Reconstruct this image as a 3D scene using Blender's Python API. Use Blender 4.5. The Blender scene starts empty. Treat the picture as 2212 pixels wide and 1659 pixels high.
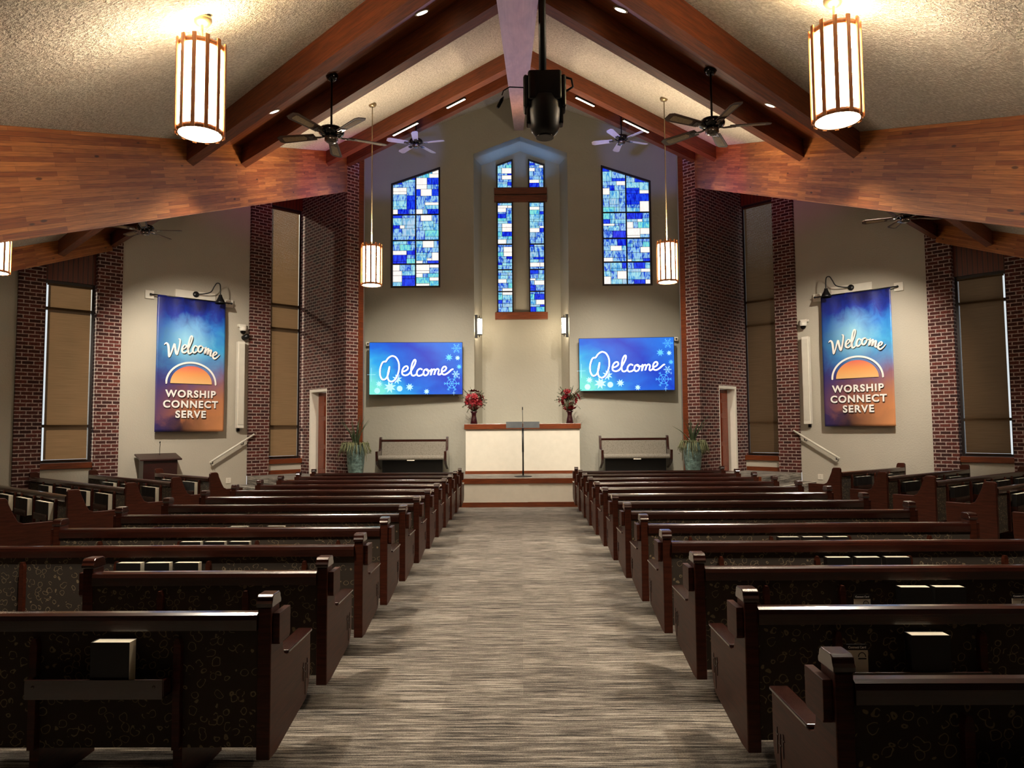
import bpy, math, random
from mathutils import Vector, Matrix
R = math.radians
random.seed(7)
# ------------------------------------------------------------------ camera, world, exposure
scene = bpy.context.scene
COL = scene.collection
H = 1.72
F = 1550.0
cam = bpy.data.objects.new('camera', bpy.data.cameras.new('camera'))
COL.objects.link(cam)
cam.data.sensor_fit = 'HORIZONTAL'
cam.data.sensor_width = 36.0
cam.data.lens = F / 2212 * 36.0
cam.data.clip_start = 0.05
_d = Vector((20.0, -95.5, -F)).normalized()            # world +Y seen in camera axes
_roll = R(0.45)
_u = Vector((-math.sin(_roll), math.cos(_roll), 0))
_u = (_u - _d * _u.dot(_d)).normalized()                # world +Z in camera axes
_x = _d.cross(_u)                                       # world +X in camera axes
cam.matrix_world = Matrix.Translation((0, 0, H)) @ Matrix((_x, _d, _u)).to_4x4()
scene.camera = cam
scene.view_settings.view_transform = 'Standard'
scene.view_settings.look = 'None'
scene.view_settings.gamma = 1.0
scene.view_settings.use_curve_mapping = False
scene.view_settings.exposure = 0.0
world = bpy.data.worlds.new('sky'); scene.world = world
world.use_nodes = True
bgn = world.node_tree.nodes['Background']
bgn.inputs[0].default_value = (0.95, 0.97, 1.0, 1)
bgn.inputs[1].default_value = 1.0

def lamp(kind, name, loc, energy, color, aim=None, size=0.05, spot=90, blend=0.5):
    l = bpy.data.lights.new(name, kind); l.energy = energy * (1 if kind == 'SUN' else 3.0); l.color = color
    if kind == 'SPOT':
        l.spot_size = R(spot); l.spot_blend = blend; l.shadow_soft_size = size
    elif kind == 'POINT': l.shadow_soft_size = size
    elif kind == 'SUN': l.angle = R(size)
    o = bpy.data.objects.new(name, l); COL.objects.link(o); o.location = loc
    if aim is not None:
        o.rotation_euler = (Vector(aim) - Vector(loc)).to_track_quat('-Z', 'Y').to_euler()
    return o
WARM = (1.0, 0.80, 0.58); NEUT = (1.0, 0.90, 0.76); BLUE = (0.12, 0.22, 1.0); PURP = (0.55, 0.1, 1.0)
XC = 0.03
def roofz(bx, y): return 3.65 + 0.372 * (y - abs(bx))
# daylight on the left side of the building
lamp('SUN', 'sun', (-20, 20, 20), 10.0, (1.0, 0.86, 0.66), aim=(-20 + 20, 20 - 7, 20 - 9), size=2)
# recessed downlights sit in the wooden soffit bands; their light, plus an added nearest pair without fittings for pew shadows
for s in (-1, 1):
    for bx, y, e in ((2.75, 4.35, 130), (0.96, 6.72, 90), (3.1, 8.75, 330), (1.6, 13.3, 160), (3.2, 15.0, 110), (5.6, 11.3, 200), (6.9, 12.7, 160)):
        lamp('SPOT', 'downlight_lamp', (XC + s * bx, y, roofz(bx, y) - 0.05), e, NEUT, aim=(XC + s * bx, y, 0), size=0.05, spot=95, blend=0.6)
# track spots aimed at the chancel wall
for s in (-1, 1):
    for bx, y, tx, ty, tz, e in ((1.5, 12.55, 2.7, 18.2, 1.8, 560), (2.4, 13.4, 1.0, 18.2, 2.2, 260), (0.8, 11.9, 0.4, 17.4, 1.0, 200)):
        lamp('SPOT', 'track_lamp', (XC + s * bx, y, roofz(bx, y) - 0.4), e, NEUT, aim=(XC + s * tx, ty, tz), size=0.04, spot=50, blend=0.8)
    lamp('SPOT', 'banner_lamp', (XC + s * 6.6, 12.4, 5.0), 330, NEUT, aim=(XC + s * 7.4, 16.5, 2.4), size=0.04, spot=75, blend=0.8)
    lamp('SPOT', 'blue_lamp', (XC + s * 1.2, 12.2, 6.6), 130, BLUE, aim=(XC + s * 2.15, 14.7, 7.65), size=0.05, spot=27)
    lamp('SPOT', 'purple_lamp', (XC + s * 2.0, 11.9, 4.6), 130, (0.8, 0.05, 0.5), aim=(XC + s * 4.15, 14.6, 7.1), size=0.05, spot=50, blend=1)
for s in (-1, 1): lamp('SPOT', 'niche_daylight_fill', (XC + s * .55, 18.8, 8.2), 7, (0.10, 0.38, 1.0), aim=(XC + s * .45, 18.9, 9.2), size=0.05, spot=120, blend=1)  # added lamps standing in for blue daylight through the stained glass
lamp('SPOT', 'ridge_lamp', (XC, 14.2, 4.5), 50, (0.9, 0.5, 0.8), aim=(XC, 9.0, 6.1), size=0.05, spot=70, blend=1)

# ------------------------------------------------------------------ helpers
def lin(c):
    if isinstance(c, str): c = tuple(int(c[i:i + 2], 16) / 255 for i in (0, 2, 4))
    return tuple((v / 12.92 if v <= 0.04045 else ((v + 0.055) / 1.055) ** 2.4) for v in c) + (1.0,)

class MB:
    def __init__(s): s.v = []; s.f = []; s.m = []; s.sm = []
    def add(s, vs, fs, mi=0, smooth=False):
        b = len(s.v); s.v += [tuple(v) for v in vs]
        for f in fs: s.f.append([b + i for i in f]); s.m.append(mi); s.sm.append(smooth)
        return s
    def box(s, x0, x1, y0, y1, z0, z1, mi=0):
        return s.add([(x0,y0,z0),(x1,y0,z0),(x1,y1,z0),(x0,y1,z0),(x0,y0,z1),(x1,y0,z1),(x1,y1,z1),(x0,y1,z1)],
                     [(0,3,2,1),(4,5,6,7),(0,1,5,4),(1,2,6,5),(2,3,7,6),(3,0,4,7)], mi)
    def prism(s, pts, a0, a1, axis='x', mi=0, smooth=False):
        # polygon pts (p,q) extruded along axis; x: (y,z)  y: (x,z)  z: (x,y)
        def mk(p, q, a): return {'x': (a, p, q), 'y': (p, a, q), 'z': (p, q, a)}[axis]
        n = len(pts)
        area = sum(pts[i][0] * pts[(i + 1) % n][1] - pts[(i + 1) % n][0] * pts[i][1] for i in range(n))
        if (area < 0) != (axis == 'y'): pts = pts[::-1]
        vs = [mk(p, q, a0) for p, q in pts] + [mk(p, q, a1) for p, q in pts]
        s.add(vs, [tuple(range(n))[::-1], tuple(range(n, 2 * n))], mi)
        b = len(s.v) - 2 * n
        for i in range(n):
            j = (i + 1) % n
            s.f.append([b + i, b + j, b + n + j, b + n + i]); s.m.append(mi); s.sm.append(smooth)
        return s
    def hexa(s, p, mi=0):      # 8 points: bottom 4 ccw, top 4 ccw
        return s.add(p, [(0,3,2,1),(4,5,6,7),(0,1,5,4),(1,2,6,5),(2,3,7,6),(3,0,4,7)], mi)
    def lathe(s, prof, cx=0, cy=0, n=20, mi=0, smooth=True, cap=True):
        vs = []; fs = []
        for r, z in prof:
            for k in range(n):
                a = 2 * math.pi * k / n; vs.append((cx + r * math.cos(a), cy + r * math.sin(a), z))
        for i in range(len(prof) - 1):
            for k in range(n):
                k2 = (k + 1) % n; fs.append((i*n+k, i*n+k2, (i+1)*n+k2, (i+1)*n+k))
        s.add(vs, fs, mi, smooth)
        if cap:
            b = len(s.v) - len(vs); m = len(prof) - 1
            s.f.append([b + k for k in range(n)][::-1]); s.m.append(mi); s.sm.append(False)
            s.f.append([b + m * n + k for k in range(n)]); s.m.append(mi); s.sm.append(False)
        return s
    def tube(s, path, r, n=8, mi=0):
        path = [Vector(p) for p in path]; rs = r if isinstance(r, (list, tuple)) else [r] * len(path)
        vs = []; up = None
        for i, p in enumerate(path):
            t = (path[min(i + 1, len(path) - 1)] - path[max(i - 1, 0)]).normalized()
            if up is None: up = Vector((0, 0, 1)) if abs(t.z) < .9 else Vector((1, 0, 0))
            a = t.cross(up).normalized(); b = a.cross(t).normalized(); up = b
            for k in range(n):
                th = 2 * math.pi * k / n; vs.append(p + (a * math.cos(th) + b * math.sin(th)) * rs[i])
        fs = []
        for i in range(len(path) - 1):
            for k in range(n):
                k2 = (k + 1) % n; fs.append((i*n+k, i*n+k2, (i+1)*n+k2, (i+1)*n+k))
        fs.append(tuple(range(n))[::-1]); m = (len(path) - 1) * n; fs.append(tuple(range(m, m + n)))
        return s.add(vs, fs, mi, True)
    def ribbon(s, pts, w, y=0.0, th=0.004, mi=0, cyc=False):   # flat stroke in the local x-z plane facing -y
        pts = [Vector((p[0], p[1])) for p in pts]; ws = w if isinstance(w, (list, tuple)) else [w] * len(pts)
        L = []; Rr = []
        n = len(pts)
        for i in range(n):
            t = (pts[min(i + 1, n - 1)] - pts[max(i - 1, 0)])
            if t.length < 1e-9: t = Vector((1, 0))
            t.normalize(); nn = Vector((-t.y, t.x)) * ws[i] / 2
            L.append(pts[i] + nn); Rr.append(pts[i] - nn)
        for i in range(n - 1):
            q = [L[i], Rr[i], Rr[i + 1], L[i + 1]]
            s.prism([(a.x, a.y) for a in q], y - th, y, 'y', mi)
        for i in (0, n - 1):                                  # round ends
            c = pts[i]; s.prism([(c.x + ws[i] / 2 * math.cos(k * math.pi / 5), c.y + ws[i] / 2 * math.sin(k * math.pi / 5)) for k in range(10)], y - th, y, 'y', mi)
        return s
    def build(s, name, mats, parent=None, loc=(0, 0, 0), rz=0.0, bevel=0.0, seg=2, sub=0):
        me = bpy.data.meshes.new(name); me.from_pydata(s.v, [], s.f)
        if not isinstance(mats, (list, tuple)): mats = [mats]
        for m in mats: me.materials.append(m)
        me.polygons.foreach_set('material_index', s.m); me.polygons.foreach_set('use_smooth', s.sm)
        uv = me.uv_layers.new(name='UVMap')
        for p in me.polygons:
            n = p.normal; ax, ay, az = abs(n.x), abs(n.y), abs(n.z)
            for li in p.loop_indices:
                c = me.vertices[me.loops[li].vertex_index].co
                if az >= ax and az >= ay: uv.data[li].uv = (c.x, c.y)
                elif ax > ay: uv.data[li].uv = (c.y, c.z)
                else: uv.data[li].uv = (c.x, c.z)
        me.update()
        o = bpy.data.objects.new(name, me); COL.objects.link(o)
        o.location = loc; o.rotation_euler = (0, 0, rz)
        if parent: o.parent = parent
        if bevel:
            b = o.modifiers.new('bevel', 'BEVEL'); b.width = bevel; b.segments = seg; b.limit_method = 'ANGLE'; b.angle_limit = R(40)
            b.harden_normals = False
        if sub:
            b = o.modifiers.new('sub', 'SUBSURF'); b.levels = sub; b.render_levels = sub
        return o

def empty(name, loc=(0, 0, 0), rz=0.0):
    o = bpy.data.objects.new(name, None); COL.objects.link(o); o.location = loc; o.rotation_euler = (0, 0, rz)
    o.empty_display_size = 0.1
    return o
def tag(o, label, cat, group=None, kind=None):
    o['label'] = label; o['category'] = cat
    if group: o['group'] = group
    if kind: o['kind'] = kind
    return o
def struct(o): o['kind'] = 'structure'; return o
def kids(o): return [c for c in bpy.data.objects if c.parent == o]
def copy_tree(o, loc=None, rz=None, parent=None, tree=None):
    if tree is None:
        tree = {}
        for c in bpy.data.objects:
            if c.parent: tree.setdefault(c.parent.name, []).append(c)
    n = o.copy(); COL.objects.link(n); n.parent = parent
    if loc is not None: n.location = loc
    if rz is not None: n.rotation_euler = (0, 0, rz)
    for c in tree.get(o.name, []): copy_tree(c, None, None, n, tree)
    return n
def smooth_path(pts, k=5):
    out = []
    n = len(pts)
    P = [Vector(p) for p in pts]
    for i in range(n - 1):
        p0 = P[max(i - 1, 0)]; p1 = P[i]; p2 = P[i + 1]; p3 = P[min(i + 2, n - 1)]
        for j in range(k):
            t = j / k
            out.append(0.5 * ((2 * p1) + (p2 - p0) * t + (2*p0 - 5*p1 + 4*p2 - p3) * t*t + (3*p1 - p0 - 3*p2 + p3) * t*t*t))
    out.append(P[-1])
    return out

# ------------------------------------------------------------------ materials
class NT:
    def __init__(s, name):
        s.m = bpy.data.materials.new(name); s.m.use_nodes = True; s.t = s.m.node_tree; s.n = s.t.nodes; s.l = s.t.links
        s.b = s.n['Principled BSDF']; s.out = s.n['Material Output']
    def new(s, t, **k):
        n = s.n.new(t)
        for a, b in k.items(): setattr(n, a, b)
        return n
    def link(s, a, b): s.l.new(a, b)
    def coord(s, scale=(1, 1, 1), kind='UV', rot=(0, 0, 0), loc=(0, 0, 0)):
        tc = s.new('ShaderNodeTexCoord'); mp = s.new('ShaderNodeMapping')
        mp.inputs['Scale'].default_value = scale; mp.inputs['Rotation'].default_value = rot; mp.inputs['Location'].default_value = loc
        s.link(tc.outputs[kind], mp.inputs[0]); return mp.outputs[0]
    def noise(s, vec, scale=5, detail=3, rough=0.5, dist=0):
        n = s.new('ShaderNodeTexNoise'); n.inputs['Scale'].default_value = scale; n.inputs['Detail'].default_value = detail
        n.inputs['Roughness'].default_value = rough; n.inputs['Distortion'].default_value = dist
        s.link(vec, n.inputs['Vector']); return n.outputs[0]
    def ramp(s, fac, stops, interp='LINEAR'):
        r = s.new('ShaderNodeValToRGB'); r.color_ramp.interpolation = interp
        e = r.color_ramp.elements
        while len(e) < len(stops): e.new(0.5)
        for i, (p, c) in enumerate(stops): e[i].position = p; e[i].color = lin(c) if isinstance(c, str) else c
        s.link(fac, r.inputs[0]); return r.outputs[0]
    def mix(s, fac, a, b, mode='MIX'):
        m = s.new('ShaderNodeMix', data_type='RGBA', blend_type=mode)
        for i, v in ((0, fac), (6, a), (7, b)):
            if hasattr(v, 'is_output'): s.link(v, m.inputs[i])
            elif isinstance(v, str): m.inputs[i].default_value = lin(v)
            else: m.inputs[i].default_value = v
        return m.outputs[2]
    def math(s, op, a, b=None, c=None):
        m = s.new('ShaderNodeMath', operation=op)
        for i, v in enumerate((a, b, c)):
            if v is None: continue
            if hasattr(v, 'is_output'): s.link(v, m.inputs[i])
            else: m.inputs[i].default_value = v
        return m.outputs[0]
    def sep(s, vec):
        n = s.new('ShaderNodeSeparateXYZ'); s.link(vec, n.inputs[0]); return n.outputs
    def color(s, c):
        if hasattr(c, 'is_output'): s.link(c, s.b.inputs['Base Color'])
        else: s.b.inputs['Base Color'].default_value = lin(c) if isinstance(c, str) else c
        return s
    def set(s, **k):
        for a, v in k.items(): s.b.inputs[a.replace('_', ' ')].default_value = v
        return s
    def bump(s, h, dist=0.005, strength=1.0):
        b = s.new('ShaderNodeBump'); b.inputs['Distance'].default_value = dist; b.inputs['Strength'].default_value = strength
        s.link(h, b.inputs['Height']); s.link(b.outputs[0], s.b.inputs['Normal']); return s

def plain(name, c, rough=0.6, metal=0.0, var=0.06, vs=8, **k):
    t = NT(name); v = t.coord(kind='Object')
    n = t.noise(v, vs, 3)
    cc = lin(c)
    lo = tuple(x * (1 - var * 2) for x in cc[:3]) + (1,); hi = tuple(min(1, x * (1 + var)) for x in cc[:3]) + (1,)
    t.color(t.ramp(n, [(0.3, lo), (0.7, hi)])); t.set(Roughness=rough, Metallic=metal)
    if k: t.set(**k)
    return t.m
def emis(name, c, strength):
    t = NT(name); t.color(c); t.set(Roughness=0.5)
    v = t.coord(kind='Object'); n = t.noise(v, 3, 1)
    cc = lin(c); lo = tuple(x * 0.94 for x in cc[:3]) + (1,)
    t.link(t.ramp(n, [(0.3, lo), (0.7, cc)]), t.b.inputs['Emission Color'])
    t.b.inputs['Emission Strength'].default_value = strength
    return t.m
def wood(name, dark, light, rough=0.35, gs=(1.2, 14, 14), coat=0.3, var=0.5):
    t = NT(name); v = t.coord(gs); n = t.noise(v, 3.0, 6, 0.6, 0.6)
    v2 = t.coord((gs[0]*0.3, gs[1]*3, gs[2])); n2 = t.noise(v2, 6, 2, 0.5)
    f = t.math('ADD', t.math('MULTIPLY', n, 0.7), t.math('MULTIPLY', n2, 0.3))
    t.color(t.ramp(f, [(0.35, dark), (0.65, light)])); t.set(Roughness=rough, Coat_Weight=coat, Coat_Roughness=0.15)
    t.bump(n2, 0.0008, 0.5)
    return t.m
def glulam(name, dark, mid, light, row=0.04):
    t = NT(name); uv = t.coord()
    br = t.new('ShaderNodeTexBrick'); t.link(uv, br.inputs['Vector'])
    br.offset = 0.37; br.inputs['Scale'].default_value = 1.0
    br.inputs['Brick Width'].default_value = 0.85; br.inputs['Row Height'].default_value = row
    br.inputs['Mortar Size'].default_value = 0.0012; br.inputs['Bias'].default_value = 0.0
    br.inputs['Color1'].default_value = lin(dark); br.inputs['Color2'].default_value = lin(light); br.inputs['Mortar'].default_value = lin('2c1206')
    g = t.noise(t.coord((1.5, 40, 1)), 2, 5, 0.6, 0.4)
    c = t.mix(0.25, br.outputs['Color'], mid)
    c = t.mix(1.0, c, t.ramp(g, [(0.3, 'b8a8a0'), (0.7, 'ffffff')]), 'MULTIPLY')
    vo = t.new('ShaderNodeTexVoronoi'); vo.inputs['Scale'].default_value = 1.0; t.link(t.coord((2.0, 7.5, 1)), vo.inputs['Vector'])
    kn = t.ramp(vo.outputs['Distance'], [(0.0, '3a1808'), (0.07, '4a2410'), (0.11, 'ffffff')])
    c = t.mix(0.8, c, kn, 'MULTIPLY')
    t.color(c); t.set(Roughness=0.45, Coat_Weight=0.15, Coat_Roughness=0.3)
    t.bump(br.outputs['Fac'], 0.001, -0.4)
    return t.m
M = {}
M['pew'] = wood('pew_wood', '2a1008', '4c2214', 0.45, coat=0.05)
M['pew'].node_tree.nodes['Principled BSDF'].inputs['Specular IOR Level'].default_value = 0.2
M['pewdark'] = wood('pew_rail_wood', '1e0906', '3a160c', 0.25, coat=1.0)
M['glulam'] = glulam('glulam_wood', '8a4418', 'a05c2a', 'd08a4a')
M['ridge'] = wood('ridge_beam_wood', '7a5040', 'a07460', 0.5, gs=(0.8, 6, 6), coat=0.1)
M['beam'] = wood('roof_beam_wood', '4a200c', '7c3e1a', 0.6, gs=(1.0, 12, 12), coat=0.0)
M['trimwood'] = wood('trim_wood', '4e200a', '7a3a16', 0.35, coat=0.3)
M['doorwood'] = wood('door_wood', '5e1f08', '8a3812', 0.35, gs=(12, 1.2, 1), coat=0.3)
M['podium'] = wood('podium_wood', '1c0806', '34100a', 0.4, coat=0.2)
M['slat'] = wood('lantern_wood', '9a5c30', 'c08048', 0.4, gs=(14, 1.2, 1), coat=0.2)
def planks():
    t = NT('soffit_planks'); uv = t.coord()
    s = t.sep(uv); y = t.math('MULTIPLY', s[1], 12.0); fr = t.math('FRACT', y)
    gr = t.math('LESS_THAN', fr, 0.12)
    n = t.noise(t.coord((1, 25, 1)), 2, 4)
    fl = t.noise(t.coord((0.0, 12, 1)), 1.0, 0)
    c = t.ramp(t.math('ADD', t.math('MULTIPLY', n, .6), t.math('MULTIPLY', fl, .4)), [(0.3, '5c2810'), (0.7, '8a4a22')])
    t.color(t.mix(gr, c, '1c0a04')); t.set(Roughness=0.3, Coat_Weight=0.4)
    t.bump(gr, 0.008, -1)
    return t.m
M['planks'] = planks()
def vplanks():
    t = NT('vertical_planks'); s = t.sep(t.coord()); fr = t.math('FRACT', t.math('MULTIPLY', s[0], 11.0)); gr = t.math('LESS_THAN', fr, 0.14)
    n = t.noise(t.coord((25, 1, 1)), 2, 4)
    t.color(t.mix(gr, t.ramp(n, [(0.3, '4a1a0a'), (0.7, '6e2c12')]), '160604')); t.set(Roughness=0.4); t.bump(gr, 0.008, -1)
    return t.m
M['vplanks'] = vplanks()
def brick():
    t = NT('red_brick'); uv = t.coord()
    br = t.new('ShaderNodeTexBrick'); t.link(uv, br.inputs['Vector'])
    br.inputs['Scale'].default_value = 1.0; br.inputs['Brick Width'].default_value = 0.205; br.inputs['Row Height'].default_value = 0.0762
    br.inputs['Mortar Size'].default_value = 0.010; br.inputs['Mortar Smooth'].default_value = 0.1; br.inputs['Bias'].default_value = -0.1
    br.inputs['Color1'].default_value = lin('3c1610'); br.inputs['Color2'].default_value = lin('6e3024'); br.inputs['Mortar'].default_value = lin('bda89e')
    n = t.noise(t.coord((1, 1, 1)), 30, 3)
    c = t.mix(1.0, br.outputs['Color'], t.ramp(n, [(0.3, 'b0a8a4'), (0.7, 'ffffff')]), 'MULTIPLY')
    t.color(c); t.set(Roughness=0.9)
    h = t.math('ADD', t.math('MULTIPLY', br.outputs['Fac'], -1.0), t.math('MULTIPLY', n, 0.3))
    t.bump(h, 0.008, 0.8)
    return t.m
M['brick'] = brick()
def plaster(name, c, sc=55, dist=0.003):
    t = NT(name); v = t.coord(kind='Object'); n = t.noise(v, sc, 4, 0.6); n2 = t.noise(v, 1.2, 2)
    cc = lin(c)
    t.color(t.ramp(n2, [(0.3, tuple(x * .94 for x in cc[:3]) + (1,)), (0.7, cc)])); t.set(Roughness=0.92)
    t.bump(t.ramp(n, [(0.45, '000000'), (0.62, 'ffffff')]), dist, 0.8)
    return t.m
M['wall'] = plaster('wall_plaster', 'b6ae9e', 30, 0.002)
M['chancel'] = plaster('chancel_plaster', '9f9b8d', 14, 0.002)
def popcorn():
    t = NT('popcorn_ceiling'); v = t.coord(kind='Object'); n = t.noise(v, 34, 3, 0.7)
    t.color(t.ramp(n, [(0.38, 'b8ae9c'), (0.6, 'ded6c6')])); t.set(Roughness=0.95)
    t.bump(t.ramp(n, [(0.38, '000000'), (0.62, 'ffffff')]), 0.02, 1.0)
    return t.m
M['ceiling'] = popcorn()
def carpet(name, a, b, c3):
    t = NT(name)
    n = t.noise(t.coord((2.2, 50, 1)), 1.0, 6, 0.8, 0.2)
    f = t.noise(t.coord((120, 160, 1)), 1.0, 2, 0.8)
    tl = t.new('ShaderNodeTexBrick'); t.link(t.coord(), tl.inputs['Vector']); tl.inputs['Brick Width'].default_value = 1.0
    tl.inputs['Row Height'].default_value = 0.25; tl.inputs['Scale'].default_value = 1.0; tl.inputs['Mortar Size'].default_value = 0.0
    tl.inputs['Color1'].default_value = (0.35, .35, .35, 1); tl.inputs['Color2'].default_value = (0.65, .65, .65, 1)
    k = t.math('ADD', t.math('ADD', t.math('MULTIPLY', n, 0.72), t.math('MULTIPLY', f, 0.18)), t.math('MULTIPLY', tl.outputs['Color'], 0.10))
    t.color(t.ramp(k, [(0.42, a), (0.5, b), (0.59, c3)])); t.set(Roughness=0.95)
    t.bump(f, 0.004, 0.7)
    return t.m
M['carpet'] = carpet('streaked_carpet', '1c1815', '6c645a', 'b4ac9f')
def curls(name, base, line, sc=11.0):
    t = NT(name); uv = t.coord((sc, sc, sc)); nz = t.new('ShaderNodeTexNoise'); nz.inputs['Scale'].default_value = 0.7; t.link(uv, nz.inputs['Vector'])
    w = t.new('ShaderNodeVectorMath', operation='ADD'); t.link(uv, w.inputs[0]); sc_ = t.new('ShaderNodeVectorMath', operation='SCALE'); t.link(nz.outputs['Color'], sc_.inputs[0]); sc_.inputs[3].default_value = 0.9
    t.link(sc_.outputs[0], w.inputs[1])
    vo = t.new('ShaderNodeTexVoronoi'); vo.inputs['Scale'].default_value = 1.0; t.link(w.outputs[0], vo.inputs['Vector'])
    d = t.math('ABSOLUTE', t.math('SUBTRACT', vo.outputs['Distance'], 0.36))
    ring = t.math('LESS_THAN', d, 0.032)
    gate = t.math('GREATER_THAN', t.noise(uv, 1.1, 1), 0.41)
    k = t.math('MULTIPLY', ring, gate)
    f = t.noise(t.coord((300, 300, 300)), 1, 1)
    t.color(t.mix(k, t.mix(0.3, base, t.ramp(f, [(0.3, '000000'), (0.7, base)])), line)); t.set(Roughness=0.95)
    t.bump(f, 0.001, 0.5)
    return t.m
M['fabric'] = curls('pew_fabric', '3a3026', '7c6b52', 19.0)
M['benchfab'] = curls('bench_fabric', '8a8376', '453f36', 30.0)
M['darkmetal'] = plain('oiled_bronze', '1a1210', 0.35, 0.8)
M['black'] = plain('black_plastic', '0b0a0b', 0.4)
M['blackgloss'] = plain('black_gloss', '080606', 0.12)
M['white'] = plain('white_paint', 'ded7c8', 0.5, var=0.02)
M['offwhite'] = plain('riser_paint', 'cfc8b8', 0.7, var=0.02)
M['brass'] = plain('antique_brass', '8a7a5c', 0.35, 0.8)
M['chrome'] = plain('dark_nickel', '6a625c', 0.25, 0.9)
M['bladebrown'] = wood('fan_blade_wood', '2c1a10', '4a2e1e', 0.6, coat=0.0)
M['cane'] = plain('cane_insert', '8a7658', 0.7, vs=60, var=0.15)
M['bladelight'] = plain('fan_blade_pale', 'b9b0b4', 0.45)
M['bookcover'] = plain('book_cover', '0d0909', 0.5)
M['pages'] = plain('book_pages', 'd8d0bc', 0.8)
M['frame'] = plain('bronze_window_frame', '1c0d08', 0.5)
M['lead'] = plain('dark_mullion', '180c10', 0.6)
M['red'] = plain('red_petals', '8a0a18', 0.6, var=0.3, vs=20)
M['leaf'] = plain('green_leaf', '3c4a2a', 0.6, var=0.3)
M['paleleaf'] = plain('pale_leaf', '7c7e58', 0.6, var=0.25)
M['vase'] = plain('teal_ceramic', '7e9a94', 0.3, 0.2, var=0.3, vs=14)
M['redvase'] = plain('dark_glass_vase', '2a0a10', 0.15)
M['greymetal'] = plain('grey_metal', '54585a', 0.4, 0.3)
def blindmat(name, c, tr):
    t = NT(name); s = t.sep(t.coord())
    di = t.new('ShaderNodeBsdfDiffuse'); ts = t.new('ShaderNodeBsdfTranslucent'); ad = t.new('ShaderNodeMixShader')
    n = t.noise(t.coord((1, 30, 1)), 2, 2); cc = t.ramp(n, [(0.3, tuple(x * .8 for x in lin(c)[:3]) + (1,)), (0.7, c)])
    t.link(cc, di.inputs[0]); t.link(cc, ts.inputs[0]); ad.inputs[0].default_value = tr
    t.link(di.outputs[0], ad.inputs[1]); t.link(ts.outputs[0], ad.inputs[2]); t.link(ad.outputs[0], t.out.inputs[0])
    return t.m
M['blind'] = blindmat('tan_blind', '6c543c', 0.5)
def shade(name, strength, col='fff0d2'):
    return emis(name, col, strength)
M['lantern'] = shade('lantern_shade_glow', 52.0)
M['lampglow'] = shade('downlight_glow', 12.0)
# stained glass
def glassm(name, a, b, st):
    t = NT(name); n = t.noise(t.coord((7, 3, 2.2), 'Object', rot=(0, 0.35, 0)), 2.0, 3, 0.55, 1.6)
    c = t.ramp(n, [(0.40, a), (0.55, b)])
    t.color('101018'); t.link(c, t.b.inputs['Emission Color']); t.b.inputs['Emission Strength'].default_value = st; t.set(Roughness=0.15)
    return t.m
M['printwhite'] = plain('printed_white', 'f4f0ea', .5, var=.01)
GL = [glassm('glass_deep_blue', '0414c8', '1c48f0', 1.0), glassm('glass_streaky_blue', '1450d8', '9ad0f0', 1.0),
      glassm('glass_light_blue', '3f9ae0', 'a8e4ee', 1.0), glassm('glass_aqua', '3ca8e4', '86e6dc', 1.0), glassm('glass_cream', 'f2ece8', 'fff8f0', 1.1),
      glassm('glass_grey_blue', '6ab0dc', 'b4d4ec', 1.0)]
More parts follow.
